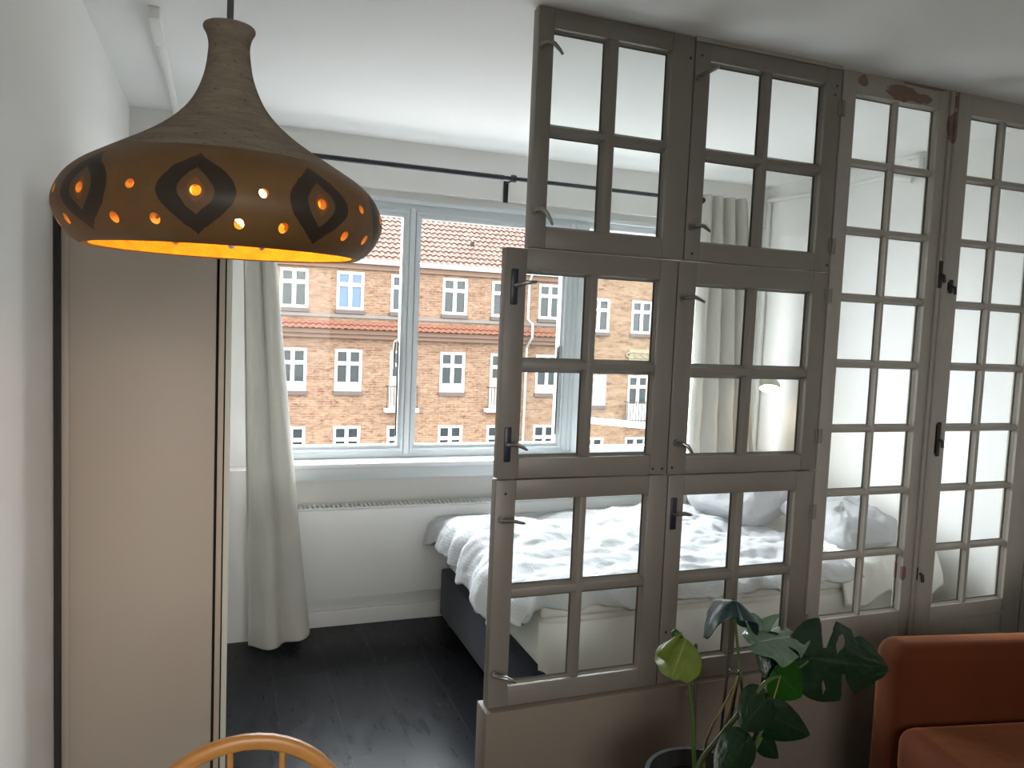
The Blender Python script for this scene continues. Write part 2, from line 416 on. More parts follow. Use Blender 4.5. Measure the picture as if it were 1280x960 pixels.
# ------------------------------------------------------------------ the room
CEIL = 2.53; XL = -.405; XR = 3.17; YF = 4.02; YN = -1.5
struct('floor', MB().box(XL-.1, XR+.1, YN-.15, YF+.3, -.1, 0), M['floor'], smooth=False)
struct('ceiling', MB().box(XL-.1, XR+.1, YN-.15, YF+.3, CEIL, CEIL+.15), M['ceil'], smooth=False)
struct('wall_left', MB().box(XL-.12, XL, YN-.15, YF+.3, 0, CEIL), M['wall'], smooth=False)
struct('wall_right', MB().box(XR, XR+.12, YN-.15, YF+.3, 0, CEIL), M['wall'], smooth=False)
OX0, OX1, OZ0, OZ1 = .145, 2.80, .885, 2.235
w = MB().box(XL, XR, YF, YF+.3, 0, OZ0-.03).box(XL, XR, YF, YF+.3, OZ1, CEIL)
w.box(XL, OX0, YF, YF+.3, OZ0-.03, OZ1).box(OX1, XR, YF, YF+.3, OZ0-.03, OZ1).box(OX0, OX1, YF+.10, YF+.3, OZ0-.03, OZ0)
struct('wall_far', w, M['wall'], smooth=False)
struct('trim_1', MB().box(XL, XR, 3.972, YF, 2.283, CEIL), M['wall'], smooth=False)          # thicker head of the wall over the window
struct('trim_2', MB().box(XL, .16, 3.90, YF, 0, .855), M['wall'], smooth=False)               # boxed-in pipes below the sill's left end
sk = MB().box(.16, XR, 3.985, YF, 0, .085, .004).box(.16, XR, 4.0, YF, .085, .15, .004)
struct('baseboard_far', sk, M['sill'])
# wall behind the viewer with the living-room window
LX0, LX1, LZ0, LZ1 = -.3, 1.3, .85, 2.25
w = MB().box(XL, XR, YN-.15, YN, 0, LZ0).box(XL, XR, YN-.15, YN, LZ1, CEIL).box(XL, LX0, YN-.15, YN, LZ0, LZ1).box(LX1, XR, YN-.15, YN, LZ0, LZ1)
struct('wall_near', w, M['wall'], smooth=False)
w2 = thing('window_2', None, None, ((LX0+LX1)/2, YN-.08, LZ0), kind='structure')
f = MB().ring(LX0, LX1, LZ0, LZ1, .05, YN-.12, YN-.04).box(.57, .63, YN-.12, YN-.04, LZ0, LZ1)
f.build('window_frame', M['frame'], w2)
MB().box(LX0, LX1, YN-.082, YN-.078, LZ0, LZ1).build('glass', M['glass'], w2, smooth=False)
# low wall under the partition
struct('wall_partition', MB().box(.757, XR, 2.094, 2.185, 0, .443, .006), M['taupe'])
struct('trim_3', MB().box(1.372, 1.955, 2.118, 2.165, 2.516, CEIL-.001), M['oldpaint'], smooth=False)   # packing strip over the second top casement
struct('trim_4', MB().box(3.062, XR, 2.118, 2.175, .443, CEIL), M['oldpaint'], smooth=False)

# ------------------------------------------------------------------ bedroom window
W1 = thing('window_1', None, None, (1.4, 4.03, .885), kind='structure')
YI = 4.0
fr = MB()
fr.box(OX0, OX1, YI+.02, 4.12, 2.185, 2.235, .004).box(OX0, OX1, YI+.02, 4.12, .885, .918, .004)
fr.box(OX0, .19, YI+.02, 4.12, .885, 2.235, .004).box(2.77, OX1, YI+.02, 4.12, .885, 2.235, .004)
fr.box(.917, .946, YI+.005, 4.12, .90, 2.20, .004)
fr.box(1.872, 1.958, YI+.005, 4.12, .90, 2.20, .006).box(1.895, 1.925, YI-.008, 4.02, .90, 2.20, .004)
fr.box(OX0, OX1, YI-.005, YI+.03, 2.222, 2.246, .004)
fr.build('window_frame', M['frame'], W1)
def window_sash(x0, x1, name='window_sash'):
    s = MB().ring(x0, x1, .918, 2.187, .034, YI+.018, 4.07).ring(x0+.005, x1-.005, .922, 2.183, .012, YI+.006, YI+.02)
    s.bead(x0+.034, x1-.034, .952, 2.153, YI+.016, YI+.04, .012)
    o = s.build(name, M['frame'], W1)
    MB().box(x0+.03, x1-.03, 4.044, 4.049, .948, 2.157).build('glass', M['glassw'], o, smooth=False)
    return o
s1 = window_sash(.19, .917)
s2 = window_sash(.946, 1.84)
fr2 = MB().box(1.84, 1.875, YI+.012, 4.12, .90, 2.20, .004); fr2.build('mullion', M['frame'], W1)
for sx, so, xx in ((-1, s1, .862), (1, s2, 1.79)):
    h = MB().tube([(xx, 4.02, 1.50), (xx, 3.985, 1.505), (xx-.012, 3.975, 1.50), (xx-.016, 3.975, 1.44), (xx-.014, 3.975, 1.36)], [.008, .008, .008, .007, .006], 8)
    h.build('handle', M['pewter'], so)
    MB().tube([(xx+.012, 4.014, 1.0), (xx+.012, 4.014, 1.50)], .005, 6).build('bolt_rod', M['iron'], so)
# third casement, swung open outwards on its right-hand hinge
t = 47*D2R; wd = .80
sh = MB().ring(-wd, 0, .985, 2.165, .036, -.02, .02)
mt = Matrix.Translation((2.765, 4.13, 0)) @ Matrix.Rotation(-t, 4, 'Z')
sh.xf(mt); so = sh.build('open_window_sash', M['frame'], W1)
MB().box(-wd+.04, -.04, -.003, .003, .98, 2.125).xf(mt).build('glass', M['glassw'], so, smooth=False)
struct('window_sill', MB().box(.16, 2.80, 3.862, YI+.03, .860, .885, .006), M['sill'], W1)
struct('sill_apron', MB().box(.17, 2.78, 3.878, 3.90, .80, .862, .003).box(.17, 2.78, 3.90, YF, .84, .862), M['frame'], W1)

# ------------------------------------------------------------------ the house opposite
K = 1.3
def fx(x): return x*K
def fz(z): return 1.6+(z-1.6)*K
FY = 31.2; GZ = -8.5
struct('ground', MB().box(-40, 70, YF+6, 80, GZ-.3, GZ), M['asphalt'], smooth=False)
def pantiles(x0, x1, y0, z0, y1, z1, per=.25, course=.34, amp=.035):
    mb = MB(); n = int((x1-x0)/per*6); ln = math.hypot(y1-y0, z1-z0); rows = int(ln/course)
    d = Vector((0, y1-y0, z1-z0)).normalized(); nn = Vector((0, -d.z, d.y))
    prev = None
    for r in range(rows):
        for e, lift in ((r*course, .05), ((r+1)*course, 0.0)):
            ring = []
            for i in range(n+1):
                x = x0+(x1-x0)*i/n; ph = x/per*2*math.pi
                ring.append(mb.bm.verts.new(Vector((x, y0, z0))+d*min(e, ln)+nn*(amp*math.sin(ph)+lift)))
            if prev:
                for i in range(n): mb.bm.faces.new((prev[i], prev[i+1], ring[i+1], ring[i]))
            prev = ring
    return mb
def facade_window(root, xc, zt, zb, wd=1.08, y=FY, pane='pane', transom=.33, net=0):
    x0, x1 = xc-wd/2, xc+wd/2
    m = MB().ring(x0, x1, zb, zt, .085, y-.02, y+.1)
    m.box(xc-.05, xc+.05, y-.03, y+.1, zb, zt)
    zt2 = zt-(zt-zb)*transom
    m.box(x0+.05, x1-.05, y-.025, y+.1, zt2-.05, zt2+.05)
    for a, b in ((x0+.085, xc-.05), (xc+.05, x1-.085)):
        for c, d in ((zb+.085, zt2-.05), (zt2+.05, zt-.085)):
            m.ring(a, b, c, d, .03, y+.01, y+.08)
    o = m.build('window', M['winw'], root, smooth=False)
    MB().box(x0+.06, x1-.06, y+.06, y+.075, zb+.06, zt-.06).build('pane', M[pane], o, smooth=False)
    if net:
        MB().box(x0+.1, x1-.1, y+.04, y+.055, zb+.1, zb+(zt-zb)*net).build('net_curtain', M['net'], o, smooth=False)
    return o
def win_sill(root, xc, zb, wd=1.16, y=FY, mat='sillb'):
    MB().box(xc-wd/2, xc+wd/2, y-.10, y+.05, zb-.16, zb, .01).build('brick_sill', M[mat], root, smooth=False)
def balcony(root, xc, zb, h, wd=1.25, y=FY, cover=True):
    m = MB().tube([(xc-wd/2, y-.32, zb+h), (xc+wd/2, y-.32, zb+h)], .022, 6)
    n = 9
    for i in range(n+1):
        x = xc-wd/2+wd*i/n; m.tube([(x, y-.32, zb), (x, y-.32, zb+h)], .013, 5)
    for s_ in (-1, 1):
        m.tube([(xc+s_*wd/2, y-.32, zb+h), (xc+s_*wd/2, y, zb+h)], .02, 5); m.tube([(xc+s_*wd/2, y-.32, zb+.06), (xc+s_*wd/2, y, zb+.06)], .016, 5)
    o = m.build('balcony_rail', M['iron'], root)
    MB().box(xc-wd/2-.08, xc+wd/2+.08, y-.36, y+.02, zb-.16, zb).build('balcony_slab', M['winw'], root, smooth=False)
BA = thing('apartment_building', 'brick house across the courtyard with red pantile roof and orange tiled band', 'building', (fx(3), FY, GZ))
xa0, xa1 = fx(-7), fx(11.35)
# wall with recessed window openings
colsA = [3.69+1.67*k for k in range(-4, 5)]; doors = (5.36, 8.70)
def facade_wall(x0, x1, z0, z1, openings, y):
    """brick skin tiled round rectangular openings"""
    xs = sorted({x0, x1, *[o[0] for o in openings], *[o[1] for o in openings]})
    zs = sorted({z0, z1, *[o[2] for o in openings], *[o[3] for o in openings]})
    m = MB()
    for i in range(len(xs)-1):
        run = None
        for j in range(len(zs)-1):
            cx, cz = (xs[i]+xs[i+1])/2, (zs[j]+zs[j+1])/2
            hole = any(o[0] < cx < o[1] and o[2] < cz < o[3] for o in openings)
            if not hole:
                run = (run[0], zs[j+1]) if run else (zs[j], zs[j+1])
            if (hole or j == len(zs)-2) and run:
                m.box(xs[i], xs[i+1], y, y+.35, run[0], run[1]); run = None
    return m
opA = []; specA = []
for k, c in enumerate(colsA):
    for r, (zt, zb) in enumerate(((3.11, 1.94), (.73, -.57), (-1.66, -2.9))):
        wd = 1.08
        if r == 1 and any(abs(c-d) < .2 for d in doors): zb = -1.08; wd = .98
        opA.append((fx(c)-wd/2, fx(c)+wd/2, fz(zb), fz(zt))); specA.append((c, r, zt, zb, wd))
facade_wall(xa0, xa1, GZ, fz(3.36), opA, FY).build('brick_wall', M['brick'], BA, smooth=False)
for c, r, zt, zb, wd in specA:
    door = r == 1 and any(abs(c-d) < .2 for d in doors)
    pane = 'paneb' if (r == 0 and abs(c-3.69) < .1) else 'pane'
    facade_window(BA, fx(c), fz(zt), fz(zb), wd, pane=pane, transom=.25 if door else .34, net=.55 if door else (.22 if (k+r) % 3 == 0 else 0))
    if door: balcony(BA, fx(c), fz(-1.08), .62*K+.1)
    else: win_sill(BA, fx(c), fz(zb))
m = MB().box(xa0, xa1, FY-.30, FY+.1, fz(3.36), fz(3.47), .02); m.build('gutter', M['zinc'], BA, smooth=False)
MB().box(xa0, xa1, FY-.12, FY+.1, fz(3.20), fz(3.36)).build('eave_moulding', M['cornice'], BA, smooth=False)
pantiles(xa0, xa1, FY-.30, fz(3.46), FY+7.5, fz(3.46)+6.3).build('pantile_roof', M['tiles'], BA, ang=60, recalc=False)
MB().box(xa0, xa1, FY+7.4, FY+7.8, fz(3.46)+6.1, fz(3.46)+6.45, .08).build('roof_ridge', M['tiles'], BA)
MB().box(xa0, xa1, FY-.02, FY+7.4, fz(3.40), fz(3.46)-.15).build('attic_floor', M['cornice'], BA, smooth=False)
MB().tube([(fx(6.0)+2.2, FY+.6, fz(3.46)+.98), (fx(6.0)+2.2, FY+.55, fz(3.46)+1.2)], .09, 8).build('roof_vent', M['iron'], BA)
pantiles(xa0, xa1, FY-.62, fz(1.34), FY-.02, fz(1.72), .25, .26, .03).build('skirt_roof', M['tiles2'], BA, ang=60, recalc=False)
MB().box(xa0, xa1, FY-.06, FY+.05, fz(1.70), fz(1.80)).build('lead_flashing', M['lead'], BA, smooth=False)
MB().box(xa0, xa1, FY-.42, FY+.05, fz(1.20), fz(1.34), .02).box(xa0, xa1, FY-.26, FY+.05, fz(1.07), fz(1.20), .02).build('cornice', M['cornice'], BA, smooth=False)
MB().tube([(fx(9.55), FY-.42, fz(3.36)), (fx(9.55), FY-.14, fz(3.1)), (fx(9.55), FY-.14, fz(1.9)), (fx(9.55), FY-.72, fz(1.75)), (fx(9.55), FY-.72, fz(1.3)), (fx(9.55), FY-.14, fz(.95)), (fx(9.55), FY-.14, GZ)], .055, 8).build('downpipe', M['zinc'], BA)
BB = thing('apartment_building', 'taller plain yellow brick house right of the downpipe with white balcony and stone relief', 'building', (fx(16), FY, GZ))
xb0, xb1 = fx(11.36), fx(23); yb = FY-.15
opB = []; specB = []
for j, c in enumerate((12.17, 13.87, 15.55, 17.25, 18.95)):
    for r, (zt, zb) in enumerate(((2.73, 1.58), (.10, -.97), (-2.10, -3.3))):
        if r == 1 and j in (1, 3): zb = -1.52
        opB.append((fx(c)-.54, fx(c)+.54, fz(zb), fz(zt))); specB.append((c, r, zt, zb, j))
facade_wall(xb0, xb1, GZ, fz(5.4), opB, yb).build('brick_wall', M['brickb'], BB, smooth=False)
for c, r, zt, zb, j in specB:
    door = r == 1 and j in (1, 3)
    facade_window(BB, fx(c), fz(zt), fz(zb), 1.08, yb, transom=.25 if door else .34, net=.95 if (r == 1 and j == 0) else 0)
    if door:
        balcony(BB, fx(c), fz(-1.52), .9, 1.35, yb)
        MB().box(fx(c)-.6, fx(c)+.6, yb-.29, yb-.27, fz(-1.45), fz(-.88)).build('balcony_screen', M['winw'], BB, smooth=False)
    else: win_sill(BB, fx(c), fz(zb), 1.16, yb)
m = MB().box(fx(13.42), fx(14.45), yb-.05, yb+.05, fz(.62), fz(1.02), .01)
for i in range(3): m.tube([(fx(13.6)+i*.42+.4*math.cos(a*.6), yb-.06, fz(.82)+.14*math.sin(a*.6)) for a in range(0, 9)], .04, 6)
m.build('stone_relief', M['relief'], BB)
pantiles(xb0, xb1, yb-.3, fz(5.4), yb+6, fz(5.4)+4.4).build('pantile_roof', M['tiles'], BB, ang=60, recalc=False)
MB().box(xb0, xb1, yb-.3, yb+6, fz(5.4)-.12, fz(5.4)-.02).build('roof_soffit', M['zinc'], BB, smooth=False)

# ------------------------------------------------------------------ partition of old casements
PY0, PY1 = 2.12, 2.162; GY = 2.146
def handle_part(root, base, tip, plate=False, mat='pewter'):
    bx, bz = base; tx, tz = tip
    if plate:
        b = MB().box(bx-.011, bx+.011, PY0-.005, PY0+.002, bz-.055, bz+.05, .003)
    else:
        b = MB().tube([(bx, PY0+.002, bz), (bx, PY0-.006, bz)], .012, 12)
    o = b.build('handle_plate' if plate else 'handle_rose', M['plate' if plate else mat], root)
    dx, dz = tx-bx, tz-bz
    pts = [(bx, PY0, bz), (bx, PY0-.020, bz), (bx+dx*.15, PY0-.030, bz+dz*.03+.003), (bx+dx*.45, PY0-.038, bz+dz*.28+.005), (bx+dx*.8, PY0-.040, bz+dz*.72+.002), (bx+dx, PY0-.038, bz+dz)]
    MB().tube(pts, [.008, .008, .0085, .008, .0065, .0045], 10, flat=.8).build('handle_lever', M[mat], o)
def hinge_part(root, x, z, h=.05):
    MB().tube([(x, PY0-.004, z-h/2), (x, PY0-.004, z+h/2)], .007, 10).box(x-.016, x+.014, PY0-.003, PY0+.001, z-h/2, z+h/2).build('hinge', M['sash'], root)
def casement(label, X, Z, xs, zs, handles, hinges=(), dots=()):
    r = thing('casement_window', label, 'window', ((X[0]+X[1])/2, (PY0+PY1)/2, Z[0]), 'old casements stacked in the partition')
    m = MB()
    m.box(X[0], xs[0]-.006, PY0, PY1, Z[0], Z[1], .0025).box(xs[3]+.006, X[1], PY0, PY1, Z[0], Z[1], .0025)
    m.box(xs[0]-.006, xs[3]+.006, PY0+.0006, PY1, Z[0], zs[0]-.006, .0025).box(xs[0]-.006, xs[3]+.006, PY0+.0006, PY1, zs[3]+.006, Z[1], .0025)
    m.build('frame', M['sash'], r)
    b = MB(); g = MB(); p = MB()
    mx0, mx1, mz0, mz1 = xs[1], xs[2], zs[1], zs[2]
    b.box(mx0+.010, mx1-.010, PY0+.004, PY1-.004, zs[0]-.006, zs[3]+.006, .002)
    b.box(xs[0]-.006, xs[3]+.006, PY0+.0045, PY1-.0045, mz0+.010, mz1-.010, .002)
    for a, c in ((xs[0], xs[1]), (xs[2], xs[3])):
        for d, e in ((zs[0], zs[1]), (zs[2], zs[3])):
            p.bead(a, c, d, e, PY0+.005, GY-.004, .011); p.bead(a+.002, c-.002, d+.002, e-.002, PY1-.004, GY+.004, .013)
            g.box(a-.004, c+.004, GY-.0015, GY+.0015, d-.004, e+.004)
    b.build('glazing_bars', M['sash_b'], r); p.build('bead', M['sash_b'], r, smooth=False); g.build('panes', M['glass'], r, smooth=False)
    for h in handles: handle_part(r, *h)
    for h in hinges: hinge_part(r, *h)
    if dots:
        d = MB()
        for x, z in dots: d.tube([(x, PY0+.003, z), (x, PY0-.0012, z)], .0045, 8)
        d.build('screw_heads', M['iron'], r)
    return r
casement('top left grey casement at the open end of the partition, touching the ceiling', (.842, 1.369), (1.838, 2.526), (.898, 1.066, 1.115, 1.284), (1.905, 2.167, 2.204, 2.466),
         [((.842+.014, 2.416), (.905, 2.387)), ((.857, 1.945), (.897, 1.903))], dots=[(1.355, 2.46)])
casement('top right grey casement over the bed, below a cream packing strip', (1.373, 1.955), (1.838, 2.515), (1.436, 1.640, 1.682, 1.886), (1.902, 2.159, 2.200, 2.457),
         [((1.387, 2.408), (1.433, 2.434)), ((1.393, 1.943), (1.437, 1.929))], [(1.962, 2.39), (1.962, 1.926)], [(1.935, 2.46), (1.93, 2.43), (1.945, 1.86), (1.40, 1.86), (1.396, 2.475)])
casement('middle left grey casement with black lock plates, facing the brick house', (.772, 1.352), (1.150, 1.834), (.843, 1.041, 1.083, 1.284), (1.217, 1.470, 1.511, 1.764),
         [((.800, 1.723), (.855, 1.736), True), ((.799, 1.256), (.848, 1.243), True)], dots=[(1.30, 1.168), (1.335, 1.168)])
casement('middle right grey casement showing the right curtain and small wall lamp', (1.356, 1.955), (1.148, 1.834), (1.430, 1.637, 1.677, 1.887), (1.209, 1.463, 1.506, 1.760),
         [((1.376, 1.718), (1.432, 1.706)), ((1.384, 1.250), (1.421, 1.223))], [(1.962, 1.756), (1.962, 1.267)], [(1.372, 1.17)])
casement('bottom left grey casement at the open end, standing on the low wall', (.769, 1.359), (.4435, 1.146), (.839, 1.041, 1.081, 1.285), (.512, .774, .818, 1.080),
         [((.790, 1.027), (.850, 1.023)), ((.787, .552), (.844, .536))], dots=[(.80, 1.105)])
casement('bottom right grey casement behind the monstera, with the pillow seen through it', (1.363, 1.953), (.4435, 1.144), (1.430, 1.629, 1.675, 1.873), (.519, .771, .812, 1.072),
         [((1.387, 1.020), (1.432, 1.021), True)], [(1.960, .997), (1.960, .60)], [(1.385, .62)])

def glazed_door(label, X, xs, mat, bolts, extra=None):
    Z0, Z1 = .4435, 2.522
    zt, zb, bar = 2.444, .602, .027
    r = thing('glazed_door', label, 'door', (X[0], PY0, Z0), 'narrow glazed doors of the partition')
    m = MB()
    m.box(X[0], xs[0]-.005, PY0, PY1, Z0, Z1, .003).box(xs[3]+.005, X[1], PY0, PY1, Z0, Z1, .003)
    m.box(xs[0]-.005, xs[3]+.005, PY0+.0006, PY1, zt+.005, Z1, .003).box(xs[0]-.005, xs[3]+.005, PY0+.0006, PY1, Z0, zb-.005, .003)
    m.build('frame', M[mat], r)
    b = MB(); p = MB(); g = MB()
    b.box(xs[1]+.004, xs[2]-.004, PY0+.006, PY1-.006, zb-.005, zt+.005, .002)
    pitch = (zt-zb+bar)/8
    for i in range(8):
        z0 = zb+i*pitch; z1 = z0+pitch-bar
        if i < 7: b.box(xs[0]-.005, xs[3]+.005, PY0+.0065, PY1-.0065, z1+.006, z1+bar-.006, .002)
        for a, c in ((xs[0], xs[1]), (xs[2], xs[3])):
            p.bead(a, c, z0, z1, PY0+.007, GY-.004, .007); p.bead(a+.002, c-.002, z0+.002, z1-.002, PY1-.006, GY+.004, .008)
            g.box(a-.003, c+.003, GY-.0015, GY+.0015, z0-.003, z1+.003)
    b.build('glazing_bars', M['oldpaint'], r); p.build('bead', M['oldpaint'], r, smooth=False); g.build('panes', M['glass'], r, smooth=False)
    if extra: extra(r)
    for x, z, h in bolts:
        o = MB().box(x-.009, x+.009, PY0-.014, PY0-.008, z-h/2, z+h/2, .003).box(x-.006, x+.006, PY0-.012, PY0+.002, z-h/2+.01, z+h/2-.01).build('bolt_plate', M['iron'], r)
        MB().tube([(x, PY0-.012, z), (x+.004, PY0-.024, z-.004), (x+.006, PY0-.026, z-.03)], .006, 8).build('bolt_knob', M['iron'], o)
    return r
def astragal(r):
    MB().box(2.452, 2.470, PY0-.010, PY0+.001, .46, 2.515, .004).box(2.470, 2.4835, PY0-.016, PY0+.001, .46, 2.515, .004).build('cover_strip', M['peel'], r)
def panel(r):
    MB().bead(2.56, 2.96, .462, .532, PY0-.001, PY0+.0005, .012).build('bottom_panel', M['oldpaint'], r, smooth=False)
    MB().box(2.490, 2.508, PY0-.008, PY0+.001, .46, 2.515, .003).build('edge_strip', M['oldpaint'], r)
glazed_door('tall narrow glazed door with flaking paint at its top, hinged beside the casements', (1.962, 2.4835), (2.026, 2.205, 2.225, 2.402), 'peel', [(2.462, 1.86, .10), (2.477, .74, .05)], astragal)
glazed_door('tall narrow glazed door at the right wall, with smooth unflaked paint', (2.488, 3.060), (2.572, 2.735, 2.760, 2.952), 'oldpaint', [(2.520, 1.82, .05), (2.520, 1.25, .13)], panel)

# ------------------------------------------------------------------ wardrobe
wr = thing('wardrobe', 'tall greige wardrobe with flat door between left wall and curtain', 'wardrobe', (-.18, 2.6, 0))
MB().box(-.374, -.010, 2.325, 2.86, .0, 1.885, .002).build('body', M['ward_d'], wr, smooth=False)
MB().box(-.392, -.374, 2.303, 2.86, 0, 1.89, .0015).build('side_panel', M['ward'], wr)
MB().box(-.374, -.0135, 2.30, 2.322, .01, 1.888, .0015).build('door', M['ward'], wr)
MB().box(-.0062, .0090, 2.301, 2.86, 0, 1.888, .0015).build('side_panel', M['ward'], wr)
MB().box(.0125, .0275, 2.292, 2.87, 0, 1.89, .0015).build('edge_panel', M['ward_l'], wr)
MB().box(-.010, .016, 2.33, 2.86, 0, 1.88).build('inner_post', M['ward_d'], wr, smooth=False)
MB().box(-.404, -.392, 2.272, 2.86, 0, 1.889).build('gap_shade_strip', M['ward_d'], wr, smooth=False)  # dark strip standing in for the shade in the gap beside the wall

# ------------------------------------------------------------------ curtains and rod
def curtain(name, label, xt, xb, zt, zb, y, folds, amp, flare=1.0, seed=0, lift=0, bulge=0):
    mb = MB(); nu, nv = folds*14, 44
    def f(u, v):
        z = zt+(zb-zt)*v
        x0 = xt[0]+(xb[0]-xt[0])*v; x1 = xt[1]+(xb[1]-xt[1])*v**flare
        x = x0+(x1-x0)*u
        ph = u*folds*2*math.pi+seed
        a = amp*(1.0-.25*v)*(.8+.4*fbm((u*4, v*1.2, seed), 2))
        yy = y+a*math.sin(ph+.5*fbm((u*3, v*2, seed+3)))
        x += .25*amp*math.cos(ph*1.0+v*.6)
        n = fbm((x*9, z*4, seed+7), 4)*.014*(.3+v)
        yy += n-bulge*v*math.sin(u*math.pi)
        zz = z+lift*u*u*(v**8)
        return Vector((x, yy, zz))
    mb.grid(f, nu, nv)
    o = mb.build(name, M['curtain'], ang=80); recentre(o, ((xb[0]+xb[1])/2, y, zb))
    solidify(o, .003, 1)
    tag(o, label, 'curtain', 'linen curtains of the bedroom window'); return o
cl = curtain('curtain', 'pale linen curtain hanging to the floor left of the window', (.07, .19), (.135, .425), 2.39, .022, 3.77, 2, .030, 1.15, .4, .035, .05)
cr = curtain('curtain', 'pale linen curtain on the right of the window, behind the partition', (2.565, 2.885), (2.575, 3.06), 2.405, .66, 3.80, 4, .040, 1.0, 2.9)
rod = thing('curtain_rod', 'black curtain rod over the window', 'curtain rod', (1.3, 3.8, 2.37))
MB().tube([(.03, 3.80, 2.37), (1.35, 3.80, 2.37)], .0125, 12).tube([(1.35, 3.80, 2.37), (2.60, 3.80, 2.37)], .0105, 12).build('pole', M['black'], rod)
for x in (.02, 2.605): MB().lathe([(0, -.02), (.012, -.016), (.017, 0), (.012, .016), (0, .02)], (0, 0, 0), 14).xf(Matrix.Translation((x, 3.80, 2.37)) @ Matrix.Rotation(math.pi/2, 4, 'Y')).build('finial', M['black'], rod)
for x in (.06, 1.405, 2.56):
    MB().tube([(x-.012, 3.80, 2.37), (x+.012, 3.80, 2.37)], .019, 12).build('bracket_ring', M['black'], rod)
    MB().tube([(x, 3.80, 2.362), (x+.02, 3.968, 2.375)], .005, 8).ring(x+.008, x+.032, 2.272, 2.385, .006, 3.960, 3.972).box(x+.012, x+.028, 3.966, 3.972, 2.272, 2.385).build('bracket', M['black'], rod)

# ------------------------------------------------------------------ radiator, pipes
ra = thing('radiator', 'long white panel radiator under the window', 'radiator', (1.45, 3.93, .19))
MB().box(.30, 2.62, 3.870, 3.886, .192, .648, .006).build('front_panel', M['radi'], ra)
MB().box(.30, 2.62, 3.955, 3.970, .192, .648, .006).build('back_panel', M['radi'], ra)
g = MB().box(.30, 2.62, 3.872, 3.884, .648, .658, .002).box(.30, 2.62, 3.957, 3.969, .648, .658, .002)
for i in range(100): x = .306+i*.0233; g.box(x, x+.013, 3.88, 3.96, .652, .660)
g.build('top_grille', M['radi'], ra, smooth=False)
for x in (.30, 2.606): MB().box(x, x+.014, 3.884, 3.957, .20, .648, .003).build('end_cap', M['radi'], ra)
for x in (.55, 2.35): MB().box(x, x+.04, 3.968, 3.998, .25, .60).build('wall_bracket', M['radi'], ra, smooth=False)
for a_, b_ in ((.27, .30), (2.65, 2.62)): MB().tube([(a_, 3.93, 0), (a_, 3.93, .22), (b_, 3.93, .22)], .009, 8).build('supply_pipe', M['radi'], ra)
cd = thing('cable_conduit', 'white conduit running along the bedroom ceiling at left', 'conduit', (-.2, 3.3, 2.5))
MB().box(-.222, -.188, 2.66, 2.925, 2.494, CEIL, .004).build('junction_cover', M['white'], cd)
MB().tube([(-.205, 2.92, 2.512), (-.205, 3.97, 2.512)], .0165, 10).build('tube', M['white'], cd)
tag(recentre(MB().tube([(3.152, 3.965, 2.447), (3.152, 3.62, 2.438), (3.152, 3.30, 2.440), (3.152, 3.06, 2.446), (3.152, 2.9, 2.40)], .013, 8).tube([(3.152, 3.955, 2.45), (3.152, 3.955, .05)], .012, 8).build('heating_pipe', M['white']), (3.152, 3.5, 2.44)), 'thin white pipe along the top of the right bedroom wall', 'pipe')
jb = thing('junction_box', 'small white box high on the right bedroom wall', 'junction box', (3.155, 2.88, 2.48))
MB().box(3.135, XR, 2.855, 2.905, 2.440, 2.500, .004).build('housing', M['white'], jb); MB().box(3.125, XR, 2.845, 2.925, 2.500, 2.508, .001).build('lid', M['white'], jb)

# ------------------------------------------------------------------ bed
bd = thing('bed', 'navy fabric divan bed under the white mattress', 'bed', (2.1, 3.2, 0))
BX0, BX1, BY0, BY1 = 1.105, 3.12, 2.56, 3.85
MB().box(BX0, BX1, BY0, BY1, .07, .315, .012, 3).build('base', M['navy'], bd)
for x in (BX0+.1, BX1-.1):
    for y in (BY0+.1, BY1-.1): MB().lathe([(0, 0), (.025, 0), (.03, .07), (0, .07)], (x, y, 0), 14).build('leg', M['darkwood'], bd)
mt = MB()
def softbox(mb, x0, x1, y0, y1, z0, z1, r, seg=5): return mb.box(x0, x1, y0, y1, z0, z1, r, seg)
ms = thing('mattress', 'white mattress with cream sheet on the navy base', 'mattress', (2.1, 3.2, .315))
softbox(MB(), BX0+.03, BX1-.01, BY0+.01, BY1-.02, .316, .515, .035).build('core', M['sheet'], ms)
softbox(MB(), BX0+.025, BX1-.012, BY0+.002, BY1-.02, .516, .568, .02).build('topper', M['sheet'], ms)
sd_ = MB().grid(lambda u, v: Vector((BX0+.030+u*(BX1-BX0-.055), BY0-.004+.04*math.exp(-u*70)-.012*v-.006*math.sin(u*47+v*2)*v-.01*math.sin(u*13)*v, .50-v*(.29+.015*math.sin(u*9)))), 120, 12); sd_ = sd_.build('hanging_sheet', M['sheet']); recentre(sd_, (2.1, BY0, .2)); tag(sd_, 'smooth cream sheet hanging straight down the near long side of the bed', 'sheet')
MB().tube([(BX0+.05+.02*math.cos(a), BY0+.004, .335+.001*a) for a in (0, 1)] + [(BX0+.031+.06*math.sin(q)*.2, BY0+.30*(1-q/3), .34+.12*math.sin(q)) for q in (1, 2)], .003, 6).build('piping', M['ward_d'], ms)
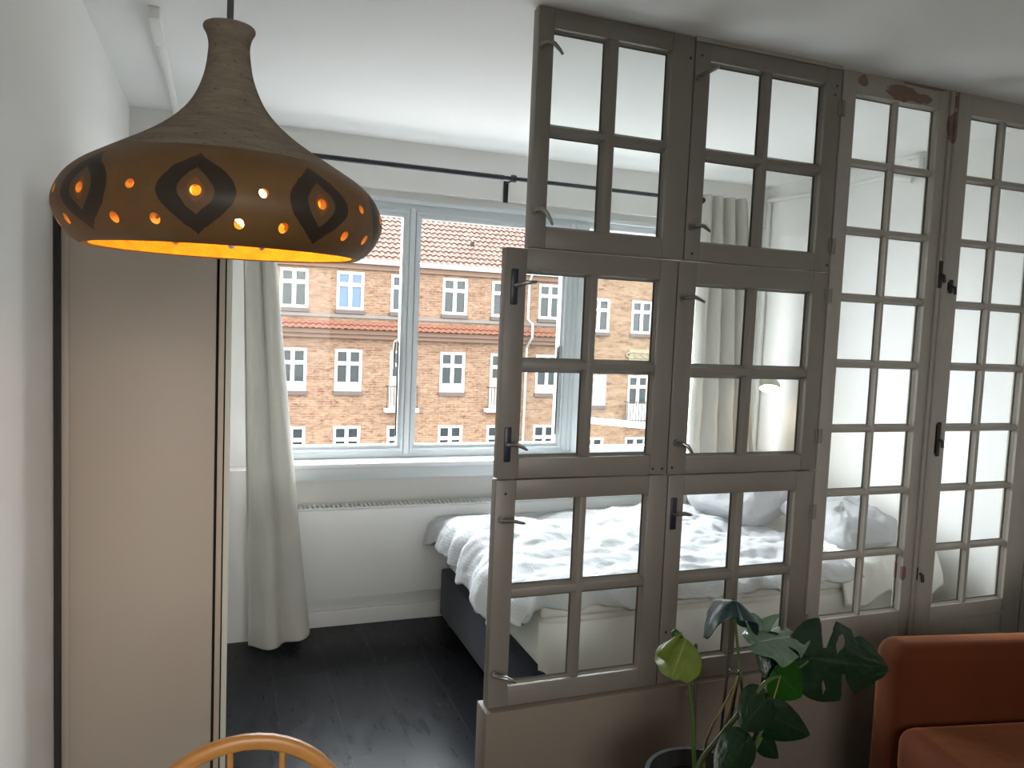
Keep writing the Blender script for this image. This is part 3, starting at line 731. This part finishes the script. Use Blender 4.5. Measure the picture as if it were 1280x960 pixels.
# duvet: one rumpled sheet of geometry over the top, foot end and near edge
def ridge(p): return 1-abs(noise.noise(Vector(p)))*2
def duvet_pt(u, v):
    over = (.20+.05*math.sin(v*5+.7)+.05*fbm((v*6, 3.1, 0), 3))*(.55+.45*min(1, v/.3))          # how far it hangs past the foot
    near = .05+.045*fbm((u*7, 9.2, 1), 3)+.03*max(0, 1-u*5)
    x = (BX0-over)+u*(2.66-(BX0-over)); y = (BY0-near)+v*(3.86-(BY0-near))
    z = .590+.018*fbm((x*2.2, y*2.2, 0), 3)-.035*max(0, (v-.72)/.28)**1.5
    w = .026*ridge((x*2.6+1.3*fbm((x, y, 5), 2), y*5.5, 1.7))+.018*ridge((x*6+y*2, y*7-x*3, 4.2))+.009*ridge((x*15, y*17, 8.8))
    z += w*(.75+.4*fbm((x*1.5, y*1.5, 11), 2))
    z += .05*math.exp(-((x-2.30)/.22)**2-((y-3.50)/.26)**2)*(1+.4*fbm((x*7, y*7, 2), 3))
    z += .035*math.exp(-((x-1.3)/.35)**2-((y-3.35)/.3)**2)
    z += .02*math.exp(-((x-1.9)/.5)**2-((y-3.3)/.3)**2)
    px, py = x, y
    z00 = z; d = BX0+.03-x
    if d > 0:
        k = 1-math.exp(-d/.085); px = BX0+.03-.115*k-.03*d; z -= (d-.075*k)*1.05
        px += .018*math.sin(y*31+2*fbm((y*3, 1, 1)))*min(1, d/.1)+.01*fbm((y*25, z*9, 2), 3)
    e = BY0+.03-y
    if e > 0:
        k = 1-math.exp(-e/.04); py = BY0+.03-.055*k-.15*e; z = min(z, z00-(e-.03*k)*.9)
        py += .008*math.sin(x*34)*min(1, e/.06)
    z = max(z, .578) if (d <= 0 and e <= 0) else z
    return Vector((px, py, z))
dv = MB().grid(duvet_pt, 190, 120).build('duvet', M['duvet'], ang=85); recentre(dv, (2.0, 3.2, .58)); solidify(dv, .018)
tag(dv, 'white rumpled duvet spread over the bed, hanging over its foot', 'duvet')
def pillow(label, c, rot, dims, seed):
    mb = MB()
    def f(u, v):
        th = (u-.5)*math.pi; ph = v*2*math.pi
        def sp(a, p): return math.copysign(abs(a)**p, a)
        x = sp(math.cos(th), .55)*sp(math.cos(ph), .42); y = sp(math.cos(th), .55)*sp(math.sin(ph), .42); z = sp(math.sin(th), .9)
        edge = max(abs(x), abs(y)); z *= (1-edge**4*.75)
        n = .16*ridge((x*2.2+seed, y*2.6+x, z))+.10*ridge((x*5+y*2, y*6, seed))+.06*fbm((x*9, y*9, seed), 3)
        return Vector((x*dims[0]/2, y*dims[1]/2, z*dims[2]/2*(1+n)+n*.05))
    mb.grid(f, 40, 72); bmesh.ops.remove_doubles(mb.bm, verts=mb.bm.verts, dist=1e-5)
    o = mb.build('pillow', M['pillow'], ang=85); o.location = c; o.rotation_euler = rot
    return tag(o, label, 'pillow', 'pillows on the bed')
pillow('plump white pillow propped at the far right corner of the bed', (2.73, 3.46, .735), (.10, -.10, .42), (.66, .46, .27), 1.0)
pillow('flatter white pillow at the near right corner of the bed, seen through the flaking door', (2.88, 2.92, .712), (.10, -.12, -.1), (.40, .58, .16), 5.0)
tb = MB()
def blanket(u, v):
    x = 2.54+u*.575; y = 2.46+v*.62
    z = .588+.03*ridge((x*5+y*3, y*4, 3.3))+.015*ridge((x*13, y*12, 1.2))+.035*math.exp(-((x-2.95)/.2)**2-((y-2.75)/.2)**2)
    z -= .028*(1-min(1, u/.25))**2+.02*max(0, (v-.8)/.2); z = max(z, .562)
    e = 2.60-y+.03*math.sin(u*11)*max(0, 1-v*4)
    if e > 0: k = 1-math.exp(-e/.03); z -= e*1.2-.02*k; y = 2.60-.06*k-.2*e
    return Vector((x, y, z+.012))
b_ = tb.grid(blanket, 60, 60).build('folded_sheet', M['sheet'], ang=85); recentre(b_, (2.8, 2.75, .6)); solidify(b_, .012)
tag(b_, 'cream sheet bunched up on the near head corner of the mattress', 'sheet')

# ------------------------------------------------------------------ wall lamp over the bed
wl = thing('wall_lamp', 'small lit lamp with cream dome shade beside the right curtain', 'lamp', (3.15, 3.66, 1.36))
wc = Vector((3.0, 3.655, 1.325))
WT = Matrix.Translation(wc) @ Matrix.Rotation(-26*D2R, 4, Vector((.76, -.64, 0)))
MB().lathe(fine([(.060, -.018), (.059, -.010), (.050, .02), (.030, .042), (.012, .05), (0, .05)]), (0, 0, 0), 32).xf(WT).build('lamp_shade', M['lampw'], wl)
MB().lathe([(0, -.020), (.022, -.017), (.034, -.002), (.022, .018), (0, .03)], (0, 0, 0), 20).xf(WT).build('bulb', M['bulb2'], wl)
MB().tube([wc+Vector((0, 0, .05)), wc+Vector((.02, 0, .085)), wc+Vector((.09, 0, .10)), (XR-.01, 3.655, 1.40)], .006, 8).build('arm', M['lampw'], wl)
MB().tube([(XR-.018, 3.655, 1.40), (XR, 3.655, 1.40)], .035, 18).build('wall_rose', M['lampw'], wl)

# ------------------------------------------------------------------ pendant lamp
LC = Vector((.006, 1.199, 1.690)); HZ = 0
# tilt: leans a little clockwise in the picture and lifts its far edge
TILT = Matrix.Rotation(.3*D2R, 4, Vector((0.354, 0.932, 0))) @ Matrix.Rotation(1.2*D2R, 4, Vector((0.935, -.352, 0))) @ Matrix.Diagonal((.915, .915, .955, 1))
LM = Matrix.Translation(LC+Vector((0, 0, HZ))) @ TILT
pl = thing('pendant_lamp', 'large brown ceramic pendant lamp with pierced ochre band, hanging at upper left', 'lamp', LC+Vector((0, 0, HZ)))
prof = fine([(.203, 0), (.217, .009), (.231, .026), (.240, .048), (.2385, .068), (.226, .092), (.206, .111), (.180, .127)])
top = fine([(.180, .127), (.152, .143), (.124, .159), (.098, .176), (.075, .195), (.057, .215), (.044, .238), (.035, .264), (.031, .290), (.0305, .305), (.0335, .317), (.038, .325), (.0375, .330), (.033, .331), (.026, .322), (.022, .300)])
topin = [(.022, .300), (.024, .27), (.035, .235), (.06, .198), (.09, .170), (.14, .140), (.170, .122), (.180, .127)]
MB().lathe(top+topin[1:-1], (0, 0, 0), 96, closed=True).xf(LM).build('shade_neck', M['clay'], pl, ang=50)
# the pierced band; its own object frame follows the lamp so the painted eyes stay on it
band_in = [(.168, .121), (.194, .104), (.214, .087), (.2265, .066), (.228, .048), (.219, .030), (.207, .014), (.193, .002)]
bm_band = MB().lathe(prof+band_in, (0, 0, 0), 192, closed=True)
bmesh.ops.recalc_face_normals(bm_band.bm, faces=bm_band.bm.faces)
me = bpy.data.meshes.new('band'); bm_band.bm.to_mesh(me); bm_band.bm.free()
cut = MB()
def hole(az, z, r, rr):
    d = Vector((math.sin(az*D2R), -math.cos(az*D2R), 0))
    cut.tube([d*rr*.80+Vector((0, 0, z)), d*rr*1.12+Vector((0, 0, z))], r, 14)
for k in range(9):
    hole(-9.5+40*k, .062, .0072, .24); hole(10.5+40*k, .066, .0062, .24)
    hole(10.5-7.1+40*k, .026, .0068, .231); hole(10.5+7.1+40*k, .026, .0068, .231)
bmesh.ops.recalc_face_normals(cut.bm, faces=cut.bm.faces)
mc = bpy.data.meshes.new('cut'); cut.bm.to_mesh(mc); cut.bm.free()
ob = bpy.data.objects.new('painted_band', me); COL.objects.link(ob); oc = bpy.data.objects.new('cutter', mc); COL.objects.link(oc)
for mm in (me, mc): mm.materials.append(M['glaze']); mm.materials.append(M['inner'])
for p in mc.polygons: p.material_index = 1
for p in me.polygons:
    c = p.center; r = math.hypot(c.x, c.y)
    p.material_index = 0
nprof = len(prof); nb = 192
for i, p in enumerate(me.polygons):
    strip = i//nb
    if strip >= nprof-1: p.material_index = 1
bo = ob.modifiers.new('holes', 'BOOLEAN'); bo.operation = 'DIFFERENCE'; bo.object = oc; bo.solver = 'EXACT'
dg = bpy.context.evaluated_depsgraph_get()
me2 = bpy.data.meshes.new_from_object(ob.evaluated_get(dg)); ob.modifiers.clear(); ob.data = me2
bpy.data.objects.remove(oc); me2.name = 'painted_band'
for p in me2.polygons: p.use_smooth = True
me2.set_sharp_from_angle(angle=40*D2R)
ob.parent = pl; ob.matrix_local = TILT
MB().lathe([(0, .148), (.010, .146), (.014, .14), (.016, .115), (.026, .098), (.032, .078), (.027, .055), (.014, .043), (0, .040)], (.034, .0, 0), 24).xf(LM).build('bulb', M['bulb'], pl)
MB().lathe([(0, .145), (.02, .145), (.021, .20), (.012, .215), (0, .215)], (.02, 0, 0), 20).xf(LM).build('bulb_socket', M['brass'], pl)
nk = LM @ Vector((0, 0, .31)); s0 = LM @ Vector((0, 0, .21))
MB().tube([s0, nk, nk+Vector((.001, 0, .06)), Vector((nk.x+.002, nk.y, CEIL-.03))], .0045, 8).build('cord', M['cordm'], pl)
MB().lathe([(0, -.05), (.02, -.05), (.05, -.01), (.05, 0), (0, 0)], (nk.x+.002, nk.y, CEIL), 24).build('ceiling_rose', M['white'], pl)

# ------------------------------------------------------------------ sofa
sf = thing('sofa', 'rust orange velvet sofa with rounded arm beside the glazed doors', 'sofa', (2.0, 1.86, 0))
SR = Matrix.Translation((2.0, 1.86, 0)) @ Matrix.Rotation(-11.0*D2R, 4, 'Z')
SL = 1.80; SD = .92
def sbox(name, x0, x1, y0, y1, z0, z1, r, mat='sofa', parent=None, seg=6):
    m = MB().box(x0, x1, -y1, -y0, z0, z1, r, seg).xf(SR); return m.build(name, M[mat], parent or sf, ang=50)
sbox('base', .03, SD, .02, SL-.02, .10, .27, .02)
sbox('arm', 0, SD-.03, 0, .145, .10, .662, .055); sbox('arm', 0, SD-.03, SL-.145, SL, .10, .662, .055)
sbox('backrest', SD-.20, SD, .01, SL-.01, .10, .80, .06)
sbox('seat_cushion', -.015, SD-.20, .148, SL/2-.002, .265, .435, .055); sbox('seat_cushion', -.015, SD-.20, SL/2+.002, SL-.148, .265, .435, .055)
sbox('back_cushion', SD-.36, SD-.19, .15, SL/2-.002, .43, .80, .06); sbox('back_cushion', SD-.36, SD-.19, SL/2+.002, SL-.15, .43, .80, .06)
for x in (.06, SD-.08):
    for y in (.05, SL-.05):
        MB().lathe([(0, 0), (.016, 0), (.024, .10), (0, .10)], (x, -y, 0), 14).xf(SR).build('leg', M['darkwood'], sf)

# ------------------------------------------------------------------ hoop-back chair
ch = thing('dining_chair', 'honey coloured hoop-back wooden chair at the bottom edge of the picture', 'chair', (.04, 1.25, 0))
CX, CY = .047, 1.41; R0 = .20
pts = [(CX-.205, CY-.10, .455)] + [(CX-.205, CY-.10+.10*k, .455+.195*k) for k in (.4, .8)]
for a in range(0, 25):
    th = math.pi-a*math.pi/24; pts.append((CX+R0*math.cos(th), CY-.004, .650+R0*math.sin(th)))
pts += [(CX+.205, CY-.10+.10*k, .455+.195*k) for k in (.8, .4)] + [(CX+.205, CY-.10, .455)]
hb = MB()
rings = []
for i, p in enumerate(pts):
    p = Vector(p); a = Vector(pts[max(i-1, 0)]); b = Vector(pts[min(i+1, len(pts)-1)]); t_ = (b-a).normalized()
    nrm = Vector((-t_.z, 0, t_.x)).normalized(); y_ = t_.cross(nrm)
    # rounded-rectangle section 26 mm x 20 mm
    sec = [(-.013, -.006), (-.009, -.010), (.009, -.010), (.013, -.006), (.013, .006), (.009, .010), (-.009, .010), (-.013, .006)]
    rings.append([hb.bm.verts.new(p-nrm*(-.013)*1.0*(-1)+nrm*s_[0]+y_*s_[1]) for s_ in sec])
for i in range(len(rings)-1):
    for k in range(8): hb.bm.faces.new((rings[i][k], rings[i][(k+1) % 8], rings[i+1][(k+1) % 8], rings[i+1][k]))
hb.bm.faces.new(rings[0]); hb.bm.faces.new(rings[-1])
hb.build('back_hoop', M['wood'], ch, ang=60)
for sx in (-.115, -.022, .068, .125):
    zt = .650+math.sqrt((R0-.03)**2-sx*sx)
    MB().tube([(CX+sx*.8, CY-.085, .46), (CX+sx*.95, CY-.03, .60), (CX+sx, CY-.004, zt+.01)], [.008, .0065, .0055], 8).build('spindle', M['wood'], ch)
st = MB().lathe([(0, .425), (.17, .425), (.20, .435), (.215, .45), (.205, .462), (.12, .455), (0, .452)], (0, 0, 0), 40)
st.xf(Matrix.Translation((CX, CY-.25, 0)) @ Matrix.Diagonal((1, .98, 1, 1))); st.build('seat', M['wood'], ch, ang=50)
for sx in (-1, 1):
    for sy in (-1, 1):
        MB().tube([(CX+sx*.19, CY-.25+sy*.18, 0), (CX+sx*.16, CY-.25+sy*.155, .2), (CX+sx*.13, CY-.25+sy*.13, .435)], [.011, .016, .013], 10).build('leg', M['wood'], ch)
MB().tube([(CX-.165, CY-.40, .18), (CX-.165, CY-.10, .18)], .009, 8).tube([(CX+.165, CY-.40, .18), (CX+.165, CY-.10, .18)], .009, 8).tube([(CX-.165, CY-.25, .18), (CX+.165, CY-.25, .18)], .009, 8).build('stretcher', M['wood'], ch)

# ------------------------------------------------------------------ monstera
PC = Vector((1.225, 1.665, 0))
mo = thing('potted_monstera', 'leggy monstera plant in a black pot before the low wall', 'plant', PC)
MB().lathe([(0, 0), (.105, 0), (.115, .02), (.145, .385), (.150, .400), (.150, .415), (.138, .415), (.134, .395), (.13, .37)], PC, 44).build('pot', M['pot'], mo)
MB().lathe([(0, .372), (.07, .376), (.132, .366), (.132, .34), (0, .34)], PC, 36).build('soil', M['soil'], mo)
def ipl(p, n=10):
    """smooth polyline through points"""
    P = [Vector(q) for q in p]; out = []
    for i in range(len(P)-1):
        a = P[max(i-1, 0)]; b = P[i]; c = P[i+1]; d = P[min(i+2, len(P)-1)]
        for k in range(n):
            t_ = k/n
            out.append(.5*((2*b)+(c-a)*t_+(2*a-5*b+4*c-d)*t_*t_+(3*b-a-3*c+d)*t_**3))
    out.append(P[-1]); return out
def stem(pts, r0, r1, mat='stem', name='stem'):
    q = ipl(pts); n = len(q)
    return MB().tube(q, [r0+(r1-r0)*i/(n-1) for i in range(n)], 7).build(name, M[mat], mo)
def leaf(B, T, nrm, wratio, mat, cup=.15, droop=.1, heart=.25, notches=(), holes=(), edge=0.0, seed=0, sharp=1.0, fold=0):
    B = Vector(B); T = Vector(T); a = T-B; Ln = a.length; ad = a.normalized()
    n = Vector(nrm); n = (n-ad*n.dot(ad)).normalized(); sd = ad.cross(n)
    mb = MB(); nu, nv = 100, 64
    uvl = mb.bm.loops.layers.uv.new('UVMap')
    grid = []
    for i in range(nu+1):
        t_ = i/nu; row = []
        wv = Ln*wratio*.5*(math.sin(math.pi*min(1, t_**.62))**.75 if 0 < t_ < 1 else 0)*sharp
        for j in range(nv+1):
            s_ = j/nv*2-1; A = abs(s_)
            y = t_*Ln-heart*Ln*A**1.6*(1-t_)**2+.06*Ln*A*t_*(1-t_)
            x = s_*wv
            dz = -cup*Ln*A*A*math.sin(math.pi*min(1, .15+t_*.85))-droop*Ln*t_*t_+fold*A*wv
            dz += edge*Ln*math.sin(t_*17+seed+s_*2)*A**2+.01*Ln*fbm((t_*5, s_*3, seed), 3)
            row.append((mb.bm.verts.new(B+ad*y+sd*x+n*dz), s_*.5+.5, t_))
        grid.append(row)
    for i in range(nu):
        for j in range(nv):
            t_ = (i+.5)/nu; s_ = (j+.5)/nv*2-1; A = abs(s_)
            skip = False
            for side, tk, depth, wdt in notches:
                if side*s_ > 0 and A > depth and abs(t_-.22*A-tk) < wdt*(.25+.75*(A-depth)/(1-depth)): skip = True
            for side, tk, a0, a1, wdt in holes:
                if side*s_ > 0 and a0 < A < a1 and abs(t_-.22*A-tk) < wdt*math.sin(math.pi*(A-a0)/(a1-a0)): skip = True
            if skip: continue
            q = (grid[i][j], grid[i+1][j], grid[i+1][j+1], grid[i][j+1])
            try: fc = mb.bm.faces.new([x[0] for x in q])
            except ValueError: continue
            for lp, x in zip(fc.loops, q): lp[uvl].uv = (x[1], x[2])
    bmesh.ops.delete(mb.bm, geom=[v for v in mb.bm.verts if not v.link_faces], context='VERTS')
    o = mb.build('leaf', M[mat], mo, ang=80, recalc=False); solidify(o, .0012); return o
RT = (1.218, 1.665, .375)
stem([RT, (1.20, 1.665, .47), (1.165, 1.64, .62), (1.118, 1.615, .775)], .0075, .0038)
stem([RT, (1.21, 1.66, .45), (1.262, 1.63, .553), (1.298, 1.60, .63), (1.37, 1.60, .695), (1.45, 1.61, .70), (1.519, 1.62, .722)], .0095, .0035)
stem([(1.275, 1.67, .37), (1.268, 1.655, .482), (1.287, 1.645, .601), (1.303, 1.64, .698)], .006, .003, 'stemy')
stem([(1.255, 1.69, .37), (1.245, 1.68, .50), (1.28, 1.665, .60), (1.31, 1.66, .66)], .0045, .0025, 'stemy')
stem([(1.376, 1.66, .41), (1.352, 1.66, .55), (1.329, 1.66, .685), (1.298, 1.65, .81), (1.250, 1.61, .922)], .0045, .0035)
stem([(1.33, 1.64, .40), (1.40, 1.66, .56), (1.418, 1.68, .64), (1.42, 1.66, .79)], .005, .0035)
stem([(1.298, 1.60, .63), (1.34, 1.59, .655), (1.35, 1.585, .65)], .003, .002)
stem([(1.33, 1.60, .50), (1.345, 1.58, .57), (1.365, 1.58, .61)], .004, .0025)
stem([(1.33, 1.60, .50), (1.385, 1.60, .62), (1.41, 1.60, .704)], .003, .002, 'stemy')
stem([RT, (1.26, 1.62, .46), (1.33, 1.60, .50), (1.362, 1.60, .54)], .008, .004)
stem([(1.25, 1.64, .37), (1.27, 1.58, .47), (1.272, 1.56, .558)], .004, .0025)
for a, b in (((1.214, 1.68, .37), (1.193, 1.68, .781)), ((1.316, 1.70, .37), (1.356, 1.70, .698)), ((1.292, 1.69, .37), (1.318, 1.70, .74))):
    m = MB().tube([a, b], .0042, 8)
    for k in (.35, .62, .86):
        p_ = Vector(a).lerp(Vector(b), k); m.tube([p_-Vector((0, 0, .003)), p_+Vector((0, 0, .003))], .0056, 8)
    m.build('support_stake', M['bamboo'], mo)
MB().tube([(1.303+.012*math.cos(a*.7), 1.655+.012*math.sin(a*.7), .706) for a in range(10)], .0015, 5, cap=False).build('plant_tie', M['bamboo'], mo)
leaf((1.140, 1.65, .812), (1.058, 1.575, .768), (-.45, -.72, .55), 1.0, 'leafy', .42, .22, .14, edge=.03, seed=1)
leaf((1.122, 1.672, .832), (1.170, 1.64, .800), (.2, -.4, .9), .55, 'leafg', .35, .6, .1, edge=.03, seed=2)
leaf((1.055, 1.63, .800), (1.135, 1.66, .832), (-.1, -.55, .8), .40, 'leafy', .5, .10, .05, edge=.03, seed=20)
leaf((1.235, 1.585, .928), (1.252, 1.70, .902), (-.05, .1, 1), 1.25, 'leafb', .78, .10, .10, notches=((-1, .55, .60, .07), (1, .30, .72, .05)), edge=.05, seed=3)
leaf((1.345, 1.62, .795), (1.560, 1.66, .785), (-.1, -.45, 1), .62, 'leafv', .10, .06, .15, notches=((1, .35, .45, .05), (-1, .5, .5, .05)), edge=.05, seed=4)
leaf((1.425, 1.645, .790), (1.385, 1.60, .670), (-.1, -1, .25), .72, 'leaf', .12, .02, .1, edge=.01, seed=5)
leaf((1.40, 1.665, .785), (1.362, 1.66, .850), (-.2, -1, .3), .7, 'leafv', .3, .2, .05, seed=6)
leaf((1.41, 1.665, .785), (1.435, 1.66, .855), (.2, -1, .3), .55, 'leafv', .3, -.2, .05, seed=7)
leaf((1.44, 1.645, .78), (1.50, 1.62, .69), (.2, -1, .3), .5, 'leafv', .12, .02, .1, seed=8)
leaf((1.525, 1.62, .730), (1.805, 1.60, .672), (-.25, -.9, .30), .78, 'leaf', .07, .04, .26,
     notches=((-1, .13, .30, .075), (-1, .42, .82, .05), (1, .36, .28, .075), (1, .66, .84, .04)), holes=((-1, .29, .20, .74, .050), (1, .12, .5, .8, .02)), edge=.01, seed=9)
leaf((1.405, 1.60, .708), (1.490, 1.60, .632), (-.2, -1, .2), 1.02, 'leafg', .06, .03, .2, seed=10)
leaf((1.352, 1.585, .652), (1.262, 1.56, .598), (-.2, -1, .2), 1.1, 'leaf', .08, .03, .2, seed=11)
leaf((1.362, 1.58, .612), (1.510, 1.58, .532), (-.1, -1, .3), .62, 'leaf', .08, .03, .15, seed=12)
leaf((1.358, 1.60, .542), (1.425, 1.60, .470), (-.1, -1, .3), .66, 'leaf', .08, .03, .15, seed=13)
leaf((1.275, 1.56, .562), (1.180, 1.535, .48), (-.1, -1, .2), .95, 'leaf', .08, .03, .2, seed=14)
# ------------------------------------------------------------------ light
w = bpy.data.worlds.new('sky'); S.world = w; w.use_nodes = True
nt = w.node_tree; nt.nodes.clear()
out = nt.nodes.new('ShaderNodeOutputWorld'); bg = nt.nodes.new('ShaderNodeBackground')
tc = nt.nodes.new('ShaderNodeTexCoord'); sx = nt.nodes.new('ShaderNodeSeparateXYZ'); L(nt, tc.outputs['Generated'], sx.inputs[0])
SKY_FRONT, SKY_BACK = 16.0, 6.6
fy = ramp_f(nt, sx.outputs[1], -.1, .65)
up = ramp_f(nt, sx.outputs[2], -.15, .05)
cl_ = noise_n(nt, tc.outputs['Generated'], 2.5, 5)
st_ = math_n(nt, 'ADD', SKY_BACK, math_n(nt, 'MULTIPLY', fy, SKY_FRONT-SKY_BACK))
st_ = math_n(nt, 'MULTIPLY', st_, math_n(nt, 'ADD', .75, math_n(nt, 'MULTIPLY', cl_, .5)))
st_ = math_n(nt, 'MULTIPLY', st_, math_n(nt, 'ADD', .12, math_n(nt, 'MULTIPLY', up, .88)))
L(nt, mixc(nt, fy, (1.0, .965, .92), mixc(nt, cl_, (.84, .91, 1.0), (.98, .99, 1.0))), bg.inputs['Color']); L(nt, st_, bg.inputs['Strength']); L(nt, bg.outputs[0], out.inputs[0])
def portal(name, x0, x1, z0, z1, y, into):
    d = bpy.data.lights.new(name, 'AREA'); d.shape = 'RECTANGLE'; d.size = x1-x0; d.size_y = z1-z0; d.cycles.is_portal = True
    o = bpy.data.objects.new(name, d); COL.objects.link(o); o.location = ((x0+x1)/2, y, (z0+z1)/2)
    o.rotation_euler = (-math.pi/2 if into < 0 else math.pi/2, 0, 0)
portal('window_daylight', OX0, OX1, OZ0, OZ1, YF+.32, -1)
portal('living_room_daylight', LX0, LX1, LZ0, LZ1, YN-.17, 1)

# ------------------------------------------------------------------ camera
yaw, pit, rol, fpx = .3632, -.07287, .0420, 961.4
fw = Vector((math.sin(yaw)*math.cos(pit), math.cos(yaw)*math.cos(pit), math.sin(pit)))
r0 = Vector((math.cos(yaw), -math.sin(yaw), 0)); u0 = r0.cross(fw)
rr_ = math.cos(rol)*r0+math.sin(rol)*u0; uu = -math.sin(rol)*r0+math.cos(rol)*u0
cam = bpy.data.cameras.new('camera'); co = bpy.data.objects.new('camera', cam); COL.objects.link(co)
mw = Matrix((rr_, uu, -fw)).transposed().to_4x4(); mw.translation = (0, 0, 1.6); co.matrix_world = mw
cam.sensor_fit = 'HORIZONTAL'; cam.sensor_width = 36; cam.lens = fpx/1280*36; cam.clip_start = .02; cam.clip_end = 300
S.camera = co
S.view_settings.view_transform = 'Standard'; S.view_settings.look = 'None'; S.view_settings.gamma = 1; S.view_settings.use_curve_mapping = False
S.view_settings.exposure = 0.66
S.cycles.max_bounces = 14; S.cycles.diffuse_bounces = 8; S.cycles.glossy_bounces = 4; S.cycles.transparent_max_bounces = 32
S.cycles.sample_clamp_indirect = 8; S.cycles.caustics_reflective = False; S.cycles.caustics_refractive = False
